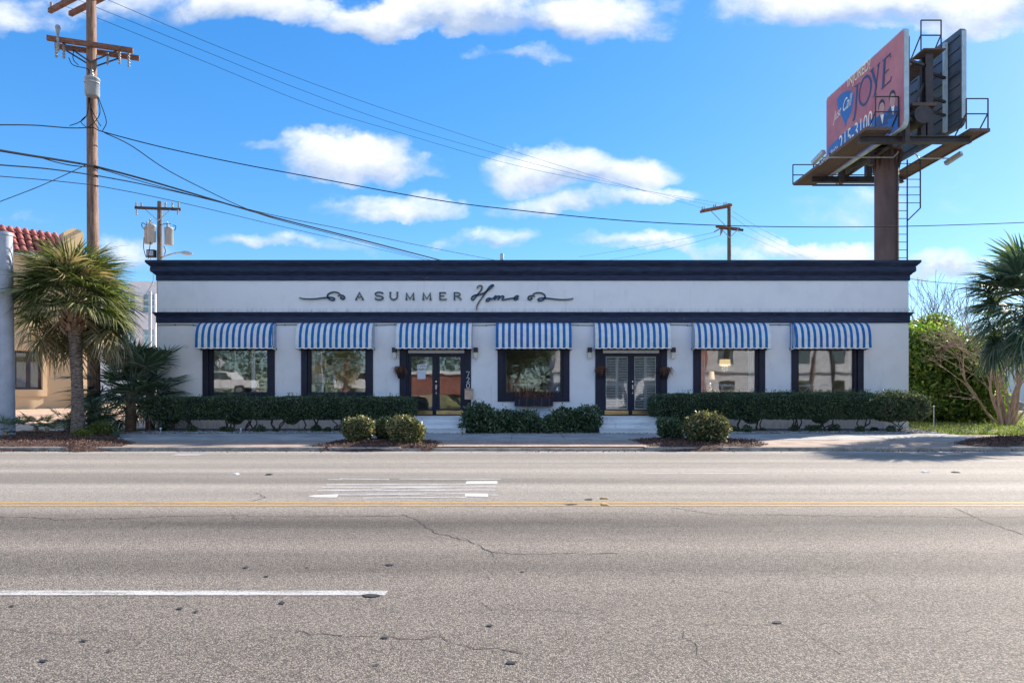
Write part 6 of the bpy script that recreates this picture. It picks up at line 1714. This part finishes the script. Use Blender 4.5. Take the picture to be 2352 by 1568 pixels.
mb = MB(); mb.hexa([bpt(ws0 + m_, -.275, wz0 + m_), bpt(ws1 - m_, -.275, wz0 + m_), bpt(ws1 - m_, -.265, wz0 + m_), bpt(ws0 + m_, -.265, wz0 + m_), bpt(ws0 + m_, -.275, wz1 - m_), bpt(ws1 - m_, -.275, wz1 - m_), bpt(ws1 - m_, -.265, wz1 - m_), bpt(ws0 + m_, -.265, wz1 - m_)]); mb.build('pane', BEGLASS, wo)
mb = MB(); mb.hexa([bpt(s_l, -8, .2), bpt(s_r, -8, .2), bpt(s_r, -.351, .2), bpt(s_l, -.351, .2), bpt(s_l, -8, ze - .01), bpt(s_r, -8, ze - .01), bpt(s_r, -3, ze - .01), bpt(s_l, -3, ze - .01)]); mb.build('rear_block', BEIGE, t)
# tile roof
zt_ = bsz(60, 535)[1] + .35; run = 1.5; rise = zt_ - ze; Ls = math.hypot(run, rise); rows = 4; tl = Ls / rows; tw = .36
rd = (BN * -run + Vector((0, 0, rise))).normalized(); rn = (BN * rise + Vector((0, 0, run))).normalized()
s_end = bsz(150, 560)[0]
mb = MB(); mb.hexa([bpt(s_l, .25, ze), bpt(s_end, .25, ze), bpt(s_end, -run, zt_ - .1), bpt(s_l, -run, zt_ - .1), bpt(s_l, .25, ze + .05), bpt(s_end, .25, ze + .05), bpt(s_end, -run, zt_), bpt(s_l, -run, zt_)]); mb.build('roof', M('roof_board', (.16, .05, .045), .9), t)
me = None
tmb = MB(); n = 7; vs = []
for u, r in ((0, .155), (tl * 1.08, .115)):
    for k in range(n + 1): a = math.pi * k / n; vs.append(Vector(BD) * (-r * math.cos(a)) + rd * u + rn * (r * math.sin(a) * .9 + (.05 if u == 0 else .01)))
tmb.add(vs + [v * 1.0 - rn * .025 for v in vs], [(k, k + 1, n + 2 + k, n + 1 + k) for k in range(n)] + [(k + 1, k, 2 * n + 2 + k, 2 * n + 3 + k) for k in range(n)], 0, True)
for r in range(rows):
    s = s_l + .2; k = 0; random.seed(r)
    while s < s_end - .1:
        base = bpt(s, .25, ze + .06) + rd * (r * tl)
        if me is None:
            o = tmb.build('tile', TILE, None); me = o.data; o.parent = t
        else:
            o = bpy.data.objects.new('tile', me); COL.objects.link(o); o.parent = t
        o.location = base - world_loc(t) + Vector((0, 0, random.uniform(-.008, .008))); s += tw
mb = MB(); mb.tube([bpt(s_l, -run, zt_ + .04), bpt(s_end, -run, zt_ + .04)], .11, 8); mb.build('ridge_tile', TILE, t)
# rounded end parapet
pp = [(146, 700), (146, 534), (152, 530), (158, 527), (168, 524), (178, 526), (186, 530), (192, 536), (193, 700)]
mb = MB(); q = [bsz(x, y, .3) for x, y in pp]; mb.slab([bpt(s, .3, z) for s, z in q], BN * -.9); mb.build('end_parapet', BEIGE, t)

# white block with windows far behind
WY = 62.0; wx0, wx1 = (226 - CX) / F * WY, (358 - CX) / F * WY; t = thing('white_block', 'white multi storey block glimpsed between the palm and the shop', 'building', ((wx0 + wx1) / 2, WY, .5))
WHB = M('white_render', (.78, .77, .78), .8, .06)
ztop = CAMH + (CY - 640) / F * WY; hs = []
for zz in (2.4, 5.6, 8.8):
    for k in range(3): x = wx0 + .5 + k * 1.75; hs.append((x, x + 1.05, zz, zz + 1.7))
mb = MB(); cellwall(mb, wx0, wx1, .2, ztop - 1.6, hs, lambda s, w, z: (s, WY + w, z), 0, .3)
mb.box(wx0, wx1, WY + 4, WY + 8, .2, ztop); mb.box(wx0 + 2.6, wx1, WY + .301, WY + 4, ztop - 3, ztop - .2); mb.build('wall', WHB, t)
for a, b, c, d in hs:
    mb = MB(); 
    for k in range(3): X = a + (b - a) * k / 2; mb.box(max(a, X - .04), min(b, X + .04), WY + .1, WY + .16, c, d)
    for k in range(4): z = c + (d - c) * k / 3; mb.box(a + .041, b - .041, WY + .105, WY + .155, max(c, z - .03), min(d, z + .03))
    o = mb.build('window', WHITEP, t); mb = MB(); mb.box(a, b, WY + .12, WY + .13, c, d); mb.build('pane', BEGLASS, o)
mb = MB(); q = P(345, 700, 60); mb.tube([(q.x, 60, .5), (q.x, 60, q.z + 1.2)], .14, 10); tag(mb.build('grey_flue', STEELG), 'grey round flue pipe between the palm crown and the shop', 'flue')
t = thing('pale_house', 'pale house glimpsed behind the bare tree at the right edge', 'house', (32, 46, .4)); mb = MB()
cellwall(mb, 30.5, 40, .3, 3.6, [(31.6, 32.7, 1.2, 2.6), (35, 36.1, 1.2, 2.6)], lambda s, w, z: (s, 46 + w, z), 0, .25); mb.box(30.5, 40, 46.26, 52, .3, 3.6); mb.build('wall', WHB, t)
mb = MB(); mb.hexa([(30, 45.5, 3.61), (40.5, 45.5, 3.61), (40.5, 52.5, 3.61), (30, 52.5, 3.61), (30, 48.9, 5.6), (40.5, 48.9, 5.6), (40.5, 49.1, 5.6), (30, 49.1, 5.6)]); mb.build('roof', M('shingle_roof', (.16, .15, .15), .9), t)
for a in (31.6, 35): mb = MB(); mb.box(a, a + 1.1, 46.1, 46.12, 1.2, 2.6); mb.build('window', BEGLASS, t)
rng = random.Random(4)
for k in range(7):
    b = P(2238 + k * 15, 922 - (k % 3) * 7, 40); s = rng.uniform(.35, .6); vs = []; mb = MB(); n = 8
    for i in range(6):
        for j in range(n):
            th = math.pi * i / 5; ph = 2 * math.pi * j / n; r = s * rng.uniform(.8, 1.1); vs.append((b.x + r * 1.2 * math.sin(th) * math.cos(ph), 40 + r * math.sin(th) * math.sin(ph), .5 + s * .5 + (k % 3) * .25 + r * .7 * math.cos(th)))
    mb.add(vs, [(i * n + j, (i + 1) * n + j, (i + 1) * n + (j + 1) % n, i * n + (j + 1) % n) for i in range(5) for j in range(n)]); tag(mb.build('rock', ROCKM), '%s grey rock from the left in the heap behind the lawn' % ORD[k], 'rock', 'rocks heaped behind the lawn')
# far hedge of trees on the horizon
g = np.random.default_rng(9); bl = [(x, 150 + g.uniform(-8, 8), 2.0, g.uniform(7, 11), 5, g.uniform(2.2, 4.5), 2.2) for x in np.arange(-190, 200, 9)]
p, nr = blob_points(bl, 30000, g, .3); v, f = leaf_mesh(p, nr, .9, .7, g); np_mesh('far_trees', v, f, OAKL, None, 'stuff')
bl = [(x, -34 + g.uniform(-3, 3), 3.6, g.uniform(3.5, 5), 3.5, g.uniform(3.4, 5.6), 2.2) for x in np.arange(-90, 92, 5)]
p, nr = blob_points(bl, 110000, g, .3); v, f = leaf_mesh(p, nr, .30, .22, g); np_mesh('street_trees', v, f, OAKL, None, 'stuff')

# pale steel pole at the left edge
b = P(16, 1009, 19.5); b.z = .1; tp = P(12.5, 539, 19.5); t = thing('steel_pole', 'thick pale grey steel pole at the left edge', 'pole', b)
mb = MB(); mb.tube([b, b.lerp(tp, .5), tp], [.205, .19, .172], 24); mb.build('shaft', POLEW, t)
mb = MB(); mb.lathe(tp, [(.19, -.03), (.195, .02), (.15, .07), (.03, .10)], 20); mb.build('cap', STEELG, t)
mb = MB(); mb.lathe(b, [(.32, 0), (.32, .04), (.23, .05), (.21, .12)], 20); mb.build('base_flange', STEELG, t)
z = b.z + 1.55; mb = MB(); c = b.lerp(tp, .26); mb.lathe(c, [(.202, 0), (.208, .015), (.202, .03)], 24); mb.build('seam_band', POLEW, t)

# a couple of thin stakes, path lights
for k, (px, Y, lab) in enumerate(((553, 22.0, 'tiny white path light under the left hedge'), (369, 22.0, 'tiny white path light at the left end of the gravel'), (2145, 24.0, 'white utility stub beside the rounded hedge end'))):
    b = at(px, 985, Y); mb = MB(); h = (.10, .12, .75)[k]; mb.tube([b, b + Vector((0, 0, h))], .012, 6); mb.lathe(b + Vector((0, 0, h)), [(.03, 0), (.035, .03), (.01, .05)], 8); tag(mb.build('path_light' if k < 2 else 'utility_stub', WHITEP), lab, 'garden light' if k < 2 else 'stub')

# ------------------------------------------------------------------ the other side of the street, seen in the panes
GREYB = M('grey_render', (.58, .58, .58), .85, .08); BRICKB = brickmat('far_brick', (.30, .10, .07), (.38, .15, .10), (.4, .36, .32))
t = thing('grey_building', 'grey two storey building across the street reflected in the right panes', 'building', (22, -18, 0))
hs = [(x, x + 1.5, z, z + 1.7) for z in (1.0, 4.3) for x in np.arange(4.5, 40, 3.6)]
mb = MB(); cellwall(mb, 3, 42, .1, 7.6, hs, lambda s, w, z: (s, -18 - w, z), 0, .3); mb.box(3, 42, -28, -18.31, .1, 7.4); mb.box(2.8, 42.2, -17.99, -17.7, 3.5, 3.75); mb.build('wall', GREYB, t)
for a, b, c, d in hs: mb = MB(); mb.box(a, b, -18.16, -18.12, c, d); mb.build('window', BEGLASS, t)
t = thing('brick_building', 'low red brick building across the street reflected in the left door glass', 'building', (-8, -20, 0)); mb = MB(); mb.box(-14, -3.5, -26, -20, .1, 3.4); mb.build('wall', BRICKB, t); mb = MB(); mb.box(-14.3, -3.2, -26.3, -19.7, 3.401, 3.7); mb.build('roof', WHITEP, t)
for k, (x, y, s, lab) in enumerate(((-1.0, -7, 1.0, 'leafy oak across the street reflected in the middle window'), (9.5, -13, .8, 'leafy oak across the street reflected in the shuttered door'))):
    shrub('oak_tree', lab, 'tree', (x, y, .1), [(x + a * s, y + b * s, 4.6 * s + c * s, 2.0 * s, 1.9 * s, 1.6 * s, 2.2) for a, b, c in ((0, 0, 0), (1.7, .3, .6), (-1.8, -.2, .4), (.3, 1.2, 1.5), (-.4, -1, 1.8), (.9, 0, 2.6))], 14000, .22, .13, [OAKL],
          [((x, y, .1), [(x - .8, y, 4.2 * s), (x + .9, y, 4.4 * s), (x, y + .3, 5 * s)])], core=.6, seed=300 + k, depth=.5, foliage='crown', sr=.22)
for k, (x, y, h, lab) in enumerate(((-16.5, -4.5, 4.0, 'cabbage palm across the street, left one, reflected in the second window'), (-13.8, -5.0, 3.8, 'cabbage palm across the street, right one, reflected in the second window'), (29.0, -7, 4.4, 'cabbage palm across the street reflected in the rightmost window'))):
    palm('palm_tree', lab, Vector((x, y, .1)), Vector((x + .1, y, h)), 30, 40 + k, s=.95, boots=22, frac=.4)
mb = MB(); mb.tube([(25.5, -5, 0), (25.7, -5, 9)], [.17, .13], 12); tag(mb.build('street_pole', WOOD), 'wooden pole across the street reflected in the rightmost window', 'pole')
mb = MB(); mb.tube([(-15.1, -3.6, 0), (-15.1, -3.6, 7)], .08, 10); tag(mb.build('street_pole', STEELG), 'pale steel pole across the street reflected in the second window', 'pole')
for k, (dx, lean) in enumerate(((22.6, .5), (24.6, -.35))):
    mb = MB(); mb.tube(smoothpts([(dx, -6, 0), (dx + lean * .4, -6, 2.5), (dx + lean, -6.1, 5), (dx + lean * 2.2, -6, 8)], 4), [.24 - .012 * q for q in range(13)], 10); tag(mb.build('tree_trunk', WOODG if k else PTRUNK), '%s leaning trunk across the street reflected in the rightmost window' % ('brown', 'grey')[k], 'tree trunk')
mb = MB(); mb.box(15.2, 17.2, -17.95, -16.2, .1, 8.2); mb.box(14.9, 17.5, -18.0, -15.9, 8.2, 8.5); tag(mb.build('brick_stair_tower', BRICKB), 'brick stair tower across the street reflected in the curtained window', 'tower')
t = thing('warning_sign', 'back of a diamond road sign across the street reflected in the leftmost window', 'sign', (-21.5, -2.5, .1)); X, Y, z = -22.3, -2.5, 3.7
mb = MB(); mb.box(X - .035, X + .035, Y - .04, Y, .1, 4.1); mb.build('post', STEELG, t); mb = MB(); mb.slab([(X, Y - .06, z - .45), (X + .45, Y - .06, z), (X, Y - .06, z + .45), (X - .45, Y - .06, z)], (0, .015, 0)); mb.build('plate', WHITEP, t)


def pickup(x, y, paint, label, rot):
    t = thing('pickup_truck', label, 'pickup truck', (x, y, 0))
    prof = [(-2.8, .5), (-2.8, 1.15), (-1.0, 1.18), (-.75, 1.85), (.75, 1.85), (1.3, 1.2), (2.6, 1.1), (2.75, .5)]
    mb = MB(); W_ = .95; vs = [(x + a, y - W_, b) for a, b in prof] + [(x + a, y + W_, b) for a, b in prof]; n = len(prof)
    mb.add(vs, [tuple(range(n)), tuple(range(2 * n - 1, n - 1, -1))] + [((i + 1) % n, i, n + i, n + (i + 1) % n) for i in range(n)]); mb.build('body', paint, t)
    mb = MB()
    for s in (-1, 1): mb.slab([(x - .85, y + s * (W_ + .003), 1.22), (x - .66, y + s * (W_ + .003), 1.75), (x + .68, y + s * (W_ + .003), 1.75), (x + 1.1, y + s * (W_ + .003), 1.22)], (0, s * .01, 0))
    mb.build('side_window', BEGLASS, t)
    for a in (-1.75, 1.75):
        for s in (-1, 1): mb = MB(); mb.tube([(x + a, y + s * .72, .38), (x + a, y + s * .97, .38)], .38, 20); w = mb.build('wheel', BLACKP, t); mb = MB(); mb.tube([(x + a, y + s * .971, .38), (x + a, y + s * .985, .38)], .22, 14); mb.build('rim', CHROME, w)
    for s in (-1, 1): mb = MB(); mb.box(x - 2.83, x - 2.79, y + s * .86 - .06, y + s * .86 + .06, .75, 1.1); mb.build('tail_light', REDT, t)
    t.location.z = gz(x, y); return t


WCAR = M('white_car_paint', (.8, .8, .79), .25, .02); SCAR = M('silver_car_paint', (.5, .5, .5), .25, .05, metal=.4)
pickup(-24.5, -8.0, WCAR, 'white pickup truck across the street reflected in the leftmost window', 0)
pickup(-12.8, -9.5, WCAR, 'white pickup truck across the street reflected in the second window', 0)
pickup(32.5, -11, SCAR, 'silver pickup truck across the street reflected in the rightmost window', 0)
